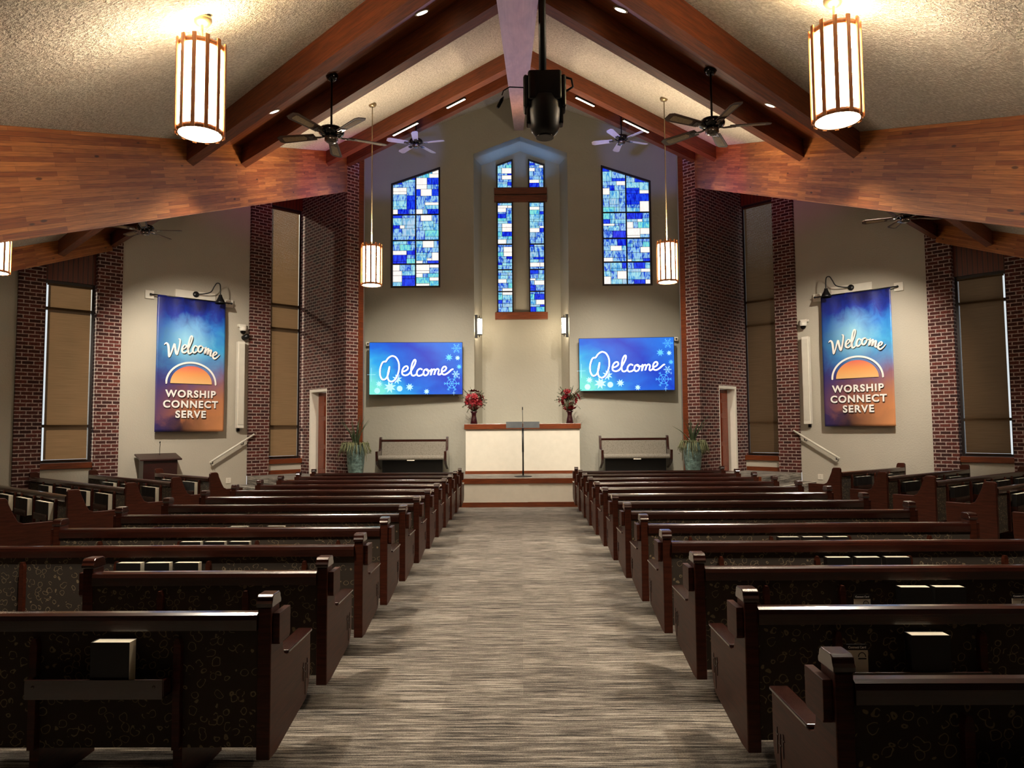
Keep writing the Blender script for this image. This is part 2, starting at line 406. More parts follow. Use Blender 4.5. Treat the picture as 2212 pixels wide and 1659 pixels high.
# ------------------------------------------------------------------ the building (a square turned 45 degrees, mirrored about the aisle)
S2 = math.sqrt(2)
def X(s, bx): return XC + s * bx
def zr(c): return 3.65 + 0.372 * c
ROOM_C0 = -3.2
fl = MB(); fl.prism([(-13.9, 10.35), (0, -3.6), (13.9, 10.35), (4.0, 20.3), (-4.0, 20.3)], -0.12, 0.0, 'z')
struct(fl.build('floor', M['carpet']))
for s in (-1, 1):
    # roof plane
    pts = [(0, -3.5), (0, 19.6), (4.6, 19.6), (13.75, 10.25)]
    n = len(pts); mb = MB()
    lo = [(X(s, b), y, zr(y - b)) for b, y in pts]; hi = [(a, b, c + 0.12) for a, b, c in lo]
    q = lo + hi; idx = [tuple(range(n)), tuple(range(n, 2 * n))[::-1]] + [(i, (i + 1) % n, n + (i + 1) % n, n + i) for i in range(n)]
    if s < 0: idx = [f[::-1] for f in idx]
    mb.add(q, idx); struct(mb.build('ceiling', M['ceiling']))
    # long wall with windows and brick piers; local x = distance from the inner corner, local y = outward
    K = (X(s, 5.65), 18.3, 0); rz = R(-45 * s)
    def wz(w): return zr(12.65 - S2 * w)
    def seg(mb, w0, w1, z0, z1=None, y0=0.0, y1=0.3, over=0.06):
        a0, a1 = s * w0, s * w1
        t0 = (wz(w0) + over) if z1 is None else z1; t1 = (wz(w1) + over) if z1 is None else z1
        p = [(a0, z0), (a1, z0), (a1, t1), (a0, t0)]
        mb.prism(p, y0, y1, 'y')
    def wall_name(): return 'wall_left' if s < 0 else 'wall_right'
    mb = MB(); seg(mb, 1.42, 4.27, 0); struct(mb.build(wall_name() + '_banner', M['wall'], loc=K, rz=rz))
    mb = MB(); seg(mb, 6.14, 11.25, 0); struct(mb.build(wall_name() + '_outer', M['wall'], loc=K, rz=rz))
    for w0, w1, zs in ((0.0, 0.9, 0.93), (4.75, 5.68, 1.0)):
        mb = MB(); seg(mb, w0, w1, 0, zs, 0.0, 0.3); struct(mb.build(wall_name() + '_below_window', M['wall'], loc=K, rz=rz))
    for nm, w0, w1 in (('inner', .9, 1.42), ('middle', 4.27, 4.75), ('outer', 5.68, 6.14)):
        mb = MB(); seg(mb, w0, w1, .623 if nm == 'inner' else 0, None, -0.08, 0.34)
        tag(mb.build('brick_pier', M['brick'], loc=K, rz=rz),
            {'inner': 'tall red brick pier between the platform window and the %s banner wall', 'middle': 'red brick pier between the %s banner and the outer blinded window', 'outer': 'red brick pier beyond the outer blinded window at the far %s edge'}[nm] % ('left' if s < 0 else 'right'), 'pier', 'brick piers along the side walls')
    # windows with blinds
    wi = 0
    for w0, w1, z0, z1, bars in ((0.0, 0.9, 1.0, 7.42, (1.81, 4.28, 4.89)), (4.75, 5.68, 1.08, 4.82, (1.83, 4.24))):
        wi += 1
        name = 'window_%d' % (wi + (0 if s < 0 else 2))
        a0, a1 = sorted((s * w0, s * w1))
        fr = MB()
        fr.box(a0, a0 + .05, .12, .2, z0, z1); fr.box(a1 - .05, a1, .12, .2, z0, z1)
        fr.box(a0 + .05, a1 - .05, .12, .2, z0, z0 + .05); fr.box(a0 + .05, a1 - .05, .12, .2, z1 - .06, z1)
        for b in bars: fr.box(a0 + .05, a1 - .05, .10, .2, b - .03, b + .03)
        W = struct(fr.build(name, M['frame'], loc=K, rz=rz))
        sl = MB()
        z = z0 + .07
        bl0, bl1 = a0 + .078, a1 - .078
        while z < z1 - .09:
            sl.add([(bl0, .085, z), (bl1, .085, z), (bl1, .096, z + .029), (bl0, .096, z + .029)], [(0, 1, 2, 3)]); z += .0265
        sl.box(bl0 - .02, bl1 + .02, .07, .115, z1 - .1, z1 - .07)
        sl.box(bl0, bl1, .075, .11, z0 + .045, z0 + .065)
        sl.build('window_blind', M['blind'], W)['label'] = 'closed tan horizontal blind'
        g = MB(); g.box(a0 + .05, a1 - .05, .155, .165, z0 + .05, z1 - .06)
        gm = bpy.data.materials.get('window_glass')
        if not gm:
            t = NT('window_glass'); tr_ = t.new('ShaderNodeBsdfTransparent'); gl_ = t.new('ShaderNodeBsdfGlossy'); gl_.inputs['Roughness'].default_value = .02; mx_ = t.new('ShaderNodeMixShader'); mx_.inputs[0].default_value = .06
            nn = t.noise(t.coord(), 3, 1); t.link(t.ramp(nn, [(0, 'eef4f4'), (1, 'ffffff')]), tr_.inputs[0]); t.link(tr_.outputs[0], mx_.inputs[1]); t.link(gl_.outputs[0], mx_.inputs[2]); t.link(mx_.outputs[0], t.out.inputs[0]); gm = t.m
        g.build('pane', gm, W)
        sb = MB(); sb.box(a0 - .02, a1 + .02, -.05, .12, z0 - .12, z0)
        sb.build('window_sill', M['trimwood'], W, bevel=.005)
        pn = MB(); t0, t1 = sorted((w0, w1))
        p = [(s * w0, z1), (s * w1, z1), (s * w1, wz(w1) + .05), (s * w0, wz(w0) + .05)]
        pn.prism(p, .06, .3, 'y'); struct(pn.build('trim_' + str(wi + (0 if s < 0 else 2)), M['vplanks'], loc=K, rz=rz))
    # brick wall with the door, from the inner corner to the front of the chancel
    rk = R(45 * s)
    def bseg(mb, w0, w1, z0, z1, y0=0.0, y1=0.33):
        a0, a1 = sorted((-s * w0, -s * w1)); mb.box(a0, a1, y0, y1, z0, z1)
    mb = MB(); bseg(mb, -.36, .43, 0, 8.6); bseg(mb, 1.26, 2.121, 0, 8.6); bseg(mb, .43, 1.26, 2.72, 8.6); bseg(mb, .43, 1.26, 0, .623)
    struct(mb.build(wall_name() + '_brick', M['brick'], loc=K, rz=rk))
    mb = MB(); bseg(mb, 1.98, 2.121, 0.0, 8.9, .33, .47)
    struct(mb.build('trim_%d' % (5 if s < 0 else 6), M['trimwood'], loc=K, rz=rk))
    D = struct(MB().box(*(sorted((-s * .52, -s * 1.24)) + [.19, .24, .63, 2.64])).build('door_%d' % (1 if s < 0 else 2), M['doorwood'], loc=K, rz=rk, bevel=.004))
    pnl = MB(); c0, c1 = sorted((-s * .52, -s * 1.24)); wd = c1 - c0
    for i in range(2):
        for za, zb in ((.75, 1.25), (1.35, 1.95), (2.05, 2.32), (2.4, 2.56)):
            xa = c0 + .06 + i * (wd / 2 - .02); pnl.box(xa, xa + wd / 2 - .10, .175, .2, za, zb)
    pnl.build('door_panel', M['doorwood'], D, bevel=.012)
    kx = -s * 1.19
    MB().lathe([(.0, 0), (.012, .0), (.012, .03), (.028, .04), (.03, .055), (.015, .07)], n=14).build('door_knob', M['brass'], D, loc=(kx, .19, 1.6)).rotation_euler = (R(90), 0, 0)
    cs = MB(); e0, e1 = sorted((-s * .43, -s * .50)); f0, f1 = sorted((-s * 1.25, -s * 1.26))
    cs.box(e0, e1, -.01, .3, .62, 2.72); cs.box(f0, f1, -.01, .3, .62, 2.72); g0, g1 = sorted((-s * .50, -s * 1.25)); cs.box(g0, g1, -.01, .3, 2.65, 2.72)
    cs.build('door_casing', M['white'], D)
    # return between brick and chancel wall
    mb = MB(); q = MB()
    a = Vector((X(s, 5.65), 18.3)) ; dvec = Vector((-s, -1)).normalized(); nvec = Vector((-s, 1)).normalized()
    c1_ = a + dvec * 2.121 + nvec * .47; c2_ = a + dvec * 1.98 + nvec * .47
    q.prism([(c1_.x, c1_.y), (X(s, 4.08), 18.45), (X(s, 4.4), 18.45), (c2_.x, c2_.y)], 0, 9.1, 'z')
    struct(q.build(wall_name() + '_return', M['chancel']))
    # low eaves wall behind the camera
    E = (X(s, 13.57), 10.38, 0)
    L = 13.57 * S2
    mb = MB(); a0, a1 = sorted((-s * 0, -s * (L + .2)))
    mb.box(a0, a1, -.3, 0, 0, 2.6)
    struct(mb.build(wall_name() + '_rear', M['podium'], loc=E, rz=R(45 * s)))
    # main glulam girder, rising toward the chancel
    pitch = math.atan(.372)
    def girder(bx, wdt, dep, y0, y1, mat, nm, off=0.0):
        Lg = (y1 - y0) / math.cos(pitch); g = MB(); g.box(0, Lg, -wdt / 2, wdt / 2, -dep * math.cos(pitch), 0)
        o = g.build(nm, mat, loc=(X(s, bx) if bx else XC, y0, zr(y0 - (bx - wdt / 2 if bx else 0)) + off), rz=R(90), bevel=.008)
        o.rotation_euler = (0, -pitch, R(90)); return o
    tag(girder(4.2675, .235, .96, 1.6, 16.85, M['glulam'], 'glulam_girder'), 'huge laminated wooden girder sloping across the %s side above the transept' % ('left' if s < 0 else 'right'), 'beam', 'laminated girders')
    tag(girder(8.82, .14, .42, 6.2, 14.93, M['glulam'], 'outer_girder'), 'smaller laminated girder above the outer blinded window on the %s' % ('left' if s < 0 else 'right'), 'beam', 'outer laminated girders')
    # soffit bands with their beams
    for bi, (c0, c1) in enumerate(((4.5, 6.38), (10.8, 12.75))):
        band = ('near', 'far')[bi]; side = 'left' if s < 0 else 'right'
        O = (XC, c0, 0); rb = R(45) if s > 0 else R(135)
        V1 = (c1 - c0) / S2; tw = .127
        def zl(v): return zr(c0 + S2 * v)
        for reg in (0, 1):
            def h0(v): return (.1175 * S2 + v) if reg == 0 else 4.387 * S2 + v
            def h1(v):
                if reg == 0: return 4.148 * S2 + v
                if bi == 0: return 8.74 * S2 + v
                return (23.93 - c0) / S2 if (23.93 - c0) / S2 > 4.387 * S2 + v + .3 else None
            def bar(v0, v1, d0, d1, mat, nm):
                if h1(v0) is None or h1(v1) is None: return None
                zz = lambda v, d: zl(v) - d
                b = MB(); p = []
                bot = min(zl(v0), zl(v1)) - d0
                p = [(h0(v0), s * v0, bot), (h1(v0), s * v0, bot), (h1(v1), s * v1, bot), (h0(v1), s * v1, bot),
                     (h0(v0), s * v0, zl(v0) - d1), (h1(v0), s * v0, zl(v0) - d1), (h1(v1), s * v1, zl(v1) - d1), (h0(v1), s * v1, zl(v1) - d1)]
                fs = [(0,3,2,1),(4,5,6,7),(0,1,5,4),(1,2,6,5),(2,3,7,6),(3,0,4,7)]
                if s < 0: fs = [f[::-1] for f in fs]
                b.add(p, fs); return b.build(nm, mat, loc=O, rz=rb)
            where = ('over the nave', 'over the transept')[reg]
            o1 = bar(0, tw, .27, .001, M['beam'], 'roof_beam')
            if o1: tag(o1, 'dark wood roof beam on the front-facing near edge of the %s planked band, %s %s' % (band, side, where), 'beam', 'roof beams')
            o2 = bar(V1 - .12, V1, .30, .001, M['beam'], 'roof_beam')
            if o2: tag(o2, 'dark wood roof beam on the platform-side edge of the %s planked band, %s %s' % (band, side, where), 'beam', 'roof beams')
            # planked soffit
            v0, v1 = tw, V1 - .12
            if h1(v0) is None: continue
            b = MB()
            p = [(h0(v0), s*v0, zl(v0)-.03), (h1(v0), s*v0, zl(v0)-.03), (h1(v1), s*v1, zl(v1)-.03), (h0(v1), s*v1, zl(v1)-.03),
                 (h0(v0), s*v0, zl(v0)-.002), (h1(v0), s*v0, zl(v0)-.002), (h1(v1), s*v1, zl(v1)-.002), (h0(v1), s*v1, zl(v1)-.002)]
            fs = [(0,3,2,1),(4,5,6,7),(0,1,5,4),(1,2,6,5),(2,3,7,6),(3,0,4,7)]
            if s < 0: fs = [f[::-1] for f in fs]
            b.add(p, fs); struct(b.build('ceiling_planks', M['planks'], loc=O, rz=rb))
# ridge beam
rb_ = MB(); Lr = 17.0 / math.cos(math.atan(.372)); rb_.box(0, Lr, -.1175, .1175, -.91, 0)
o = rb_.build('ridge_beam', M['ridge'], loc=(XC - .033, 1.25, zr(1.25) - .005)); o.rotation_euler = (0, -math.atan(.372), R(90))
tag(o, 'pale mauve-lit central ridge beam rising toward the cross window', 'beam')

# chancel wall
YW = 18.3
cw = MB()
def nz(bx): return 9.32 - .365 * bx       # niche head
for s in (-1, 1):
    def P(*a): cw.prism([(X(s, b), z) for b, z in a], YW, YW + .3, 'y')
    P((1.22, 0), (2.09, 0), (2.09, zr(YW - 2.09) + .05), (1.22, zr(YW - 1.22) + .05))
    P((2.09, 0), (3.37, 0), (3.37, 5.36), (2.09, 5.36))
    P((2.09, 8.53), (3.37, 8.10), (3.37, zr(YW - 3.37) + .05), (2.09, zr(YW - 2.09) + .05))
    P((3.37, 0), (4.3, 0), (4.3, zr(YW - 4.3) + .05), (3.37, zr(YW - 3.37) + .05))
    P((0, nz(0)), (1.22, nz(1.22)), (1.22, zr(YW - 1.22) + .05), (0, zr(YW) + .05))
struct(cw.build('wall_chancel', M['chancel']))
ni = MB()
YB = 19.3
for s in (-1, 1):
    f = 1 if s > 0 else -1
    def quad(p): ni.add(p, [(0, 1, 2, 3)])
    quad([(X(s, 1.22), YW + .3, 0), (X(s, 1.07), YB, 0), (X(s, 1.07), YB, nz(1.07)), (X(s, 1.22), YW + .3, nz(1.22))][::f])
    quad([(X(s, 0), YW, nz(0)), (X(s, 1.3), YW, nz(1.3)), (X(s, 1.3), YB + .1, nz(1.3)), (X(s, 0), YB + .1, nz(0))][::f])
ni.prism([(X(-1, 1.07), 0), (X(1, 1.07), 0), (X(1, 1.07), nz(1.07)), (XC, nz(0)), (X(-1, 1.07), nz(1.07))], YB, YB + .2, 'y')
ni.box(X(-1, 1.20), X(1, 1.20), YW + .02, YB, 0, 1.80)
struct(ni.build('wall_niche', M['chancel']))

# stained glass
def clip(poly, a, b, c):      # keep a*x+b*z<=c
    out = []
    for i in range(len(poly)):
        p, q = poly[i], poly[(i + 1) % len(poly)]
        fp = a * p[0] + b * p[1] - c; fq = a * q[0] + b * q[1] - c
        if fp <= 0: out.append(p)
        if (fp < 0 < fq) or (fq < 0 < fp):
            t = fp / (fp - fq); out.append((p[0] + (q[0] - p[0]) * t, p[1] + (q[1] - p[1]) * t))
    return out
def split(x0, x1, z0, z1, rnd, out, mn):
    w, h = x1 - x0, z1 - z0
    big = max(w, h)
    if (w < mn * 1.7 and h < mn * .95) or w < mn * .45 or (w < mn * 1.3 and h < mn * 1.7 and rnd.random() < .35): out.append((x0, x1, z0, z1)); return
    f = rnd.choice((.3, .4, .6, .7))
    if h > w * rnd.choice((.42, .6)):
        m = z0 + h * f; split(x0, x1, z0, m, rnd, out, mn); split(x0, x1, m, z1, rnd, out, mn)
    else:
        m = x0 + w * f; split(x0, m, z0, z1, rnd, out, mn); split(m, x1, z0, z1, rnd, out, mn)
def stained(name, x0, x1, z0, zt0, zt1, cols, rows, y, seed, fw=.045, mn=.22):
    # head runs from zt0 at x0 to zt1 at x1
    rnd = random.Random(seed); zt = lambda x: zt0 + (zt1 - zt0) * (x - x0) / (x1 - x0)
    F_ = MB(); yy0, yy1 = y - .05, y + .04
    F_.box(x0, x0 + fw, yy0, yy1, z0, zt(x0) - fw * .5); F_.box(x1 - fw, x1, yy0, yy1, z0, zt(x1) - fw * .5)
    F_.box(x0 + fw, x1 - fw, yy0, yy1, z0, z0 + fw)
    F_.prism([(x0, zt0 - fw * 1.2), (x1, zt1 - fw * 1.2), (x1, zt1), (x0, zt0)], yy0 - .004, yy1, 'y')
    W = struct(F_.build(name, M['frame'], bevel=0.003))
    B = MB(); xs = [x0 + fw + (x1 - x0 - 2 * fw) * i / cols for i in range(cols + 1)]
    for x in xs[1:-1]: B.box(x - .016, x + .016, y - .03, y + .03, z0 + fw, min(zt(x - .02), zt(x + .02)) - fw)
    zz = [z0 + fw] + list(rows) + [max(zt0, zt1)]
    for z in rows: B.box(x0 + fw, x1 - fw, y - .028, y + .028, z - .016, z + .016)
    if len(B.v): B.build('mullion', M['lead'], W)
    G = MB(); G.prism(clip(clip([(x0 + .01, z0 + .01), (x1 - .01, z0 + .01), (x1 - .01, 99), (x0 + .01, 99)], -(zt1 - zt0) / (x1 - x0), 1, zt0 - fw - (zt1 - zt0) / (x1 - x0) * x0), 0, 1, 98), y + .012, y + .02, 'y', 6)
    for i in range(cols):
        for j in range(len(zz) - 1):
            cells = []; split(xs[i], xs[i + 1], zz[j], zz[j + 1], rnd, cells, mn)
            for (a, b, c, d) in cells:
                g = .006
                poly = [(a + g, c + g), (b - g, c + g), (b - g, d - g), (a + g, d - g)]
                k = (zt1 - zt0) / (x1 - x0)
                poly = clip(poly, -k, 1, zt0 - fw * 1.1 - k * x0)
                if len(poly) < 3: continue
                mi = rnd.choices(range(6), (.16, .34, .17, .07, .21, .05))[0]
                if mi == 4 and b - a < (d - c) * 1.0 and rnd.random() < .4: mi = 1
                G.prism(poly, y - .004, y + .01, 'y', mi)
    G.build('stained_glass', GL + [M['lead']], W)
    return W
rowsL = [5.36 + .62 * k + .045 for k in (1, 2, 3)] 
rowsL = [5.98, 6.60, 7.28]
stained('window_5', X(-1, 3.37), X(-1, 2.09), 5.36, 8.10, 8.53, 2, rowsL, YW + .03, 11)
stained('window_6', X(1, 2.09), X(1, 3.37), 5.36, 8.53, 8.10, 2, rowsL, YW + .03, 23)
for k, s in ((7, -1), (8, 1)):
    a, b = sorted((X(s, .21), X(s, .66)))
    stained('window_%d' % k, a, b, 4.83, 7.90, 7.90, 1, [5.42, 6.02, 6.72], YB - .02, 40 + k, fw=.032, mn=.17)
    ta, tb = (8.92, 9.08) if s < 0 else (9.08, 8.92)
    stained('window_%d' % (k + 2), a, b, 8.26, ta, tb, 1, [], YB - .02, 60 + k, fw=.032, mn=.17)
for n_, z0, z1, hw, pr in ((7, 8.10, 8.27, .72, .1), (8, 7.89, 8.06, .72, .1), (9, 4.65, 4.84, .71, .14)):
    struct(MB().box(XC - hw, XC + hw, YB - pr, YB, z0, z1).build('trim_%d' % n_, M['trimwood'] if n_ == 9 else M['beam'], bevel=.004))

# platform and steps
st = MB(); hs = .623
st.prism([(X(-1, 5.2), 15.84), (X(1, 5.2), 15.84), (X(1, 6.64), 17.28), (X(1, 5.66), 18.26), (X(1, 4.2), 16.8), (X(1, 4.1), 18.28), (X(-1, 4.1), 18.28), (X(-1, 4.2), 16.8), (X(-1, 5.66), 18.26), (X(-1, 6.64), 17.28)], 0, hs, 'z')
stage = st.build('stage_platform', M['carpet']); tag(stage, 'raised grey carpeted platform in front of the chancel wall with white riser', 'platform')
r = MB(); r.box(X(-1, 5.18), X(1, 5.18), 15.82, 15.84, .09, .52); r.box(XC + .06, XC + .13, 15.812, 15.82, .1, .51)
r.build('riser', M['offwhite'], stage)
r = MB(); r.box(X(-1, 5.19), XC + .1, 15.80, 15.84, .51, hs); r.box(X(-1, 5.19), XC + .1, 15.80, 15.84, 0, .105); r.build('riser_trim', M['trimwood'], stage)
r = MB(); r.box(XC + .1, X(1, 5.19), 15.79, 15.84, .515, hs + .002); r.box(XC + .1, X(1, 5.19), 15.79, 15.84, 0, .11); r.build('riser_trim', M['trimwood'], stage)
for s in (-1, 1):
    for k, (w0, w1, z) in enumerate(((1.425, 1.76, .415), (1.765, 2.1, .207))):
        b = MB(); a0, a1 = sorted((s * w0, s * w1)); b.box(a0, a1, -2.05, -.005, 0, z)
        o = b.build('platform_step', M['carpet'], loc=(X(s, 5.65), 18.3, 0), rz=R(-45 * s), bevel=.006)
        tag(o, '%s grey carpeted step at the %s end of the platform by the handrail' % (('upper', 'lower')[k], ('left' if s < 0 else 'right')), 'step', 'platform steps')
        n_ = MB(); e = s * w1; n_.box(min(e, e - s * .03), max(e, e - s * .03), -2.06, -.01, z, z + .006); n_.build('nosing', M['white'], o)
    for w0, w1 in ((0.02, .88),):
        a0, a1 = sorted((s * w0, s * w1)); struct(MB().box(a0, a1, -.02, 0, hs, hs + .1).build('baseboard_left' if s < 0 else 'baseboard_right', M['trimwood'], loc=(X(s, 5.65), 18.3, 0), rz=R(-45 * s)))
    struct(MB().box(min(s * 2.0, s * 2.5), max(s * 2.0, s * 2.5), -.02, 0, .001, .14).build('baseboard_%s_transept' % ('left' if s < 0 else 'right'), M['trimwood'], loc=(X(s, 5.65), 18.3, 0), rz=R(-45 * s)))
# baptistry front
bp = MB(); bp.box(XC - 1.38, XC + 1.38, 17.42, YW - .005, hs, 1.70)
B_ = bp.build('baptistry_front', M['offwhite']); tag(B_, 'white panelled baptistry front with wooden cap and base below the cross window', 'partition')
MB().box(XC - 1.41, XC + 1.41, 17.38, YW - .004, 1.70, 1.83).build('cap', M['trimwood'], B_, bevel=.006)
MB().box(XC - 1.39, XC + 1.39, 17.395, 17.42, hs, .695).build('base_trim', M['trimwood'], B_)
MB().box(XC - .02, XC + .02, 17.412, 17.42, .695, 1.70).build('seam', M['white'], B_)
# ------------------------------------------------------------------ pews
def end_panel(x0, x1, kind):
    if kind == 'aisle':
        P = [(0, .15), (.10, .15), (.585, .228), (.64, .30), (.655, .36), (.655, .575), (.24, .575), (.205, .59), (.188, .625), (.18, .66), (.18, .80), (.12, .80), (.12, .865), (0, .865)]
    else:
        P = [(0, .02), (.42, .02), (.60, .10), (.65, .3), (.655, .60), (.33, .60), (.27, .63), (.23, .70), (.17, .84), (.155, .90), (.13, .925), (.02, .925), (0, .90)]
    return MB().prism(P, x0, x1, 'x')
def make_pew(L, kind='aisle', racks=((1.17, 1.83),), stiles=None, legs=None):
    t = empty('church_pew')
    th = .066
    stiles = stiles if stiles is not None else [.44, 1.13, 1.87, L - .44]
    legs = legs if legs is not None else stiles
    for x0, out in ((0, -1), (L - th, 1)):
        o = end_panel(x0, x0 + th, kind).build('end_panel', M['pew'], t, bevel=.006)
        if kind == 'aisle':
            c = MB(); c.prism([(-.006, .866), (.126, .866), (.128, .885), (.118, .897), (.115, .915), (.10, .925), (.02, .925), (.004, .915), (0, .897), (-.008, .885)], x0 - .006, x0 + th + .006, 'x')
            c.build('cap', M['pewdark'], o, bevel=.004)
            bx0 = x0 + th if out > 0 else x0 - .034
            b = MB(); b.prism([(.02, .70), (.03, .685), (.17, .685), (.185, .70), (.185, .835), (.02, .835)], bx0, bx0 + .034, 'x')
            b.build('side_block', M['pew'], o, bevel=.003)
            a = MB(); a.box(x0 - .008, x0 + th + .008, .25, .662, .575, .592); a.build('arm_cap', M['pewdark'], o, bevel=.005)
            cr = MB(); xf = x0 + th if out > 0 else x0
            xa, xb = (xf, xf + .003) if out > 0 else (xf - .003, xf)
            for cy, cz, h in ((.56, .36, .17), (.595, .40, .11), (.525, .40, .10)):
                cr.box(xa, xb, cy - .003, cy + .003, cz - h * .6, cz + h * .4); cr.box(xa, xb, cy - .016, cy + .016, cz + h * .12, cz + h * .12 + .006)
            cr.build('cross_carving', M['podium'], o)
    r = MB(); r.prism([(-.012, .76), (.062, .76), (.066, .80), (.06, .832), (.045, .842), (.008, .842), (-.008, .832), (-.014, .81)], th, L - th, 'x')
    r.build('top_rail', M['pewdark'], t)
    b = MB(); b.prism([(.005, .21), (.05, .21), (.05, .76), (.005, .76)], th, L - th, 'x'); b.build('backrest', M['fabric'], t)
    s_ = MB(); s_.prism([(.05, .36), (.54, .38), (.545, .43), (.52, .46), (.05, .44)], th, L - th, 'x', 0); s_.build('seat', M['fabric'], t)
    for x in stiles:
        m = MB(); zt = .73 if kind == 'aisle' else .78
        m.prism([(x - .018, .21), (x + .018, .21), (x + .018, zt - .03), (x + .009, zt), (x - .009, zt), (x - .018, zt - .03)], -.03, .005, 'y')
        m.build('stile', M['pew'], t, bevel=.002)
    for x in legs:
        m = MB(); m.prism([(.0, 0), (.46, 0), (.44, .36), (.0, .3601)], x - .022, x + .022, 'x'); m.build('leg', M['pew'], t)
    for a, c in racks:
        k = MB(); k.box(a, c, -.108, -.03, .478, .488); k.box(a, c, -.118, -.108, .478, .568); k.box(a, c, -.03, .005, .478, .5)
        k.box(a, a + .012, -.105, -.03, .488, .56); k.box(c - .012, c, -.105, -.03, .488, .56)
        rk_ = k.build('book_rack', M['pewdark'], t, bevel=.002)
        kn = MB()
        for xx in (a + .04, c - .04): kn.lathe([(.0, 0), (.008, 0), (.006, .004), (.0, .006)], n=8, cap=False)
        for i, xx in enumerate((a + .04, c - .04)):
            kk = MB().lathe([(.001, 0), (.008, 0), (.006, .004), (.001, .006)], n=8).build('rack_button', M['chrome'], rk_, loc=(xx, -.118, .535)); kk.rotation_euler = (R(90), 0, 0)
    return t
ORD = ['front', 'second', 'third', 'fourth', 'fifth', 'sixth', 'seventh', 'eighth', 'ninth', 'tenth', 'eleventh', 'twelfth', 'thirteenth']
XL, XR, LP = -1.21, 1.08, 3.03
def place(t, x, y, rz=0.0): t.location = (x, y, 0); t.rotation_euler = (0, 0, rz); return t
GP = 'pews either side of the aisle'
# left block: twelve rows, nearest first
rack1 = ((.462, 1.108),)
pL0 = place(make_pew(LP, racks=((LP - 1.108, LP - .462),), stiles=[.44, 1.1, LP - 1.13, LP - .44]), XL - LP, 3.50)
tag(pL0, 'dark wooden pew nearest the camera left of the aisle, one hymnal in its rack', 'pew', GP)
pL1 = place(make_pew(1.53, racks=(), stiles=[.5, 1.03]), XL - 1.53, 4.50)
tag(pL1, 'short dark wooden pew, second from the camera on the left of the aisle', 'pew', GP)
base = make_pew(LP, racks=((LP - 1.848, LP - 1.192),), stiles=[.44, LP - 1.87, LP - 1.17, LP - .44])
place(base, XL - LP, 5.50)
rowsL_ = []
nL = ['third', 'fourth', 'fifth', 'sixth', 'sixth from the platform', 'fifth from the platform', 'fourth from the platform', 'third from the platform', 'second from the platform', 'front row']
for k in range(2, 12):
    o = base if k == 2 else copy_tree(base, (XL - LP, 3.50 + 1.0 * k, 0))
    d = k + 1
    lab = {True: 'dark wooden pew left of the aisle, %s from the camera', False: 'dark wooden pew left of the aisle, %s from the platform'}[d <= 6]
    lab = lab % (ORD[d - 1] if d <= 6 else ORD[12 - d] if d < 12 else 'first')
    if d == 12: lab = 'frontmost dark wooden pew left of the aisle, right at the platform'
    tag(o, lab, 'pew', GP); rowsL_.append(o)
baseR = make_pew(LP, racks=((1.192, 1.848),), stiles=[.44, 1.17, 1.87, LP - .44])
pR = []
for k in range(13):
    y = 2.56 + 1.01 * k
    if k < 2:
        o = place(make_pew(LP, racks=rack1, stiles=[.44, 1.13, LP - 1.1, LP - .44]), XR, y)
    elif k == 2: o = place(make_pew(LP, racks=((.93, 2.05),), stiles=[.44, .91, 2.07, LP - .44]), XR, y)
    elif k == 3: o = place(baseR, XR, y)
    else: o = copy_tree(baseR, (XR, y, 0))
    d = k + 1
    if d == 1: lab = 'dark wooden pew nearest the camera right of the aisle, in the frame corner'
    elif d == 13: lab = 'frontmost dark wooden pew right of the aisle, right at the platform'
    elif d <= 6: lab = 'dark wooden pew right of the aisle, %s from the camera' % ORD[d - 1]
    else: lab = 'dark wooden pew right of the aisle, %s from the platform' % ORD[13 - d]
    tag(o, lab, 'pew', GP); pR.append(o)
# transept pews, turned toward the platform
GT = 'angled transept pews'
trans = {}
def tr_racks(L, s):
    out = []; st = []
    d = .42
    while d + .7 < L:
        a, b = d, d + .6
        if s < 0: a, b = L - b, L - a
        out.append((a + .02, b - .02)); st += [a, b]; d += .92
    return out, st
TL = [(-5.85, 13.5, 2.45, 40), (-5.96, 12.25, 3.85, 40), (-6.06, 11.0, 4.7, 40), (-6.17, 9.75, 5.5, 40), (-6.28, 8.5, 6.2, 40)]
TR = [(6.05, 13.8, 2.7, 38), (6.25, 12.45, 3.5, 38), (6.47, 11.4, 4.1, 38), (6.6, 10.15, 4.9, 38), (6.72, 8.9, 5.6, 38)]
for s, T in ((-1, TL), (1, TR)):
    for i, (x, y, L, an) in enumerate(T):
        racks, stl = tr_racks(L, s)
        p = make_pew(L, 'transept', racks, stl, legs=[.6, L - .6])
        if s < 0:
            px, py = x - L * math.cos(R(an)), y + L * math.sin(R(an)); place(p, px, py, R(-an))
        else: place(p, x, y, R(an))
        side = 'left' if s < 0 else 'right'
        lab = ['shortest angled pew of the %s transept, closest to the banner wall', 'second angled pew from the banner wall in the %s transept', 'third angled pew from the banner wall in the %s transept',
               'fourth angled pew from the banner wall in the %s transept', 'angled pew of the %s transept nearest the camera'][i] % side
        tag(p, lab, 'pew', GT); trans[(s, i)] = (p, L, racks, stl)

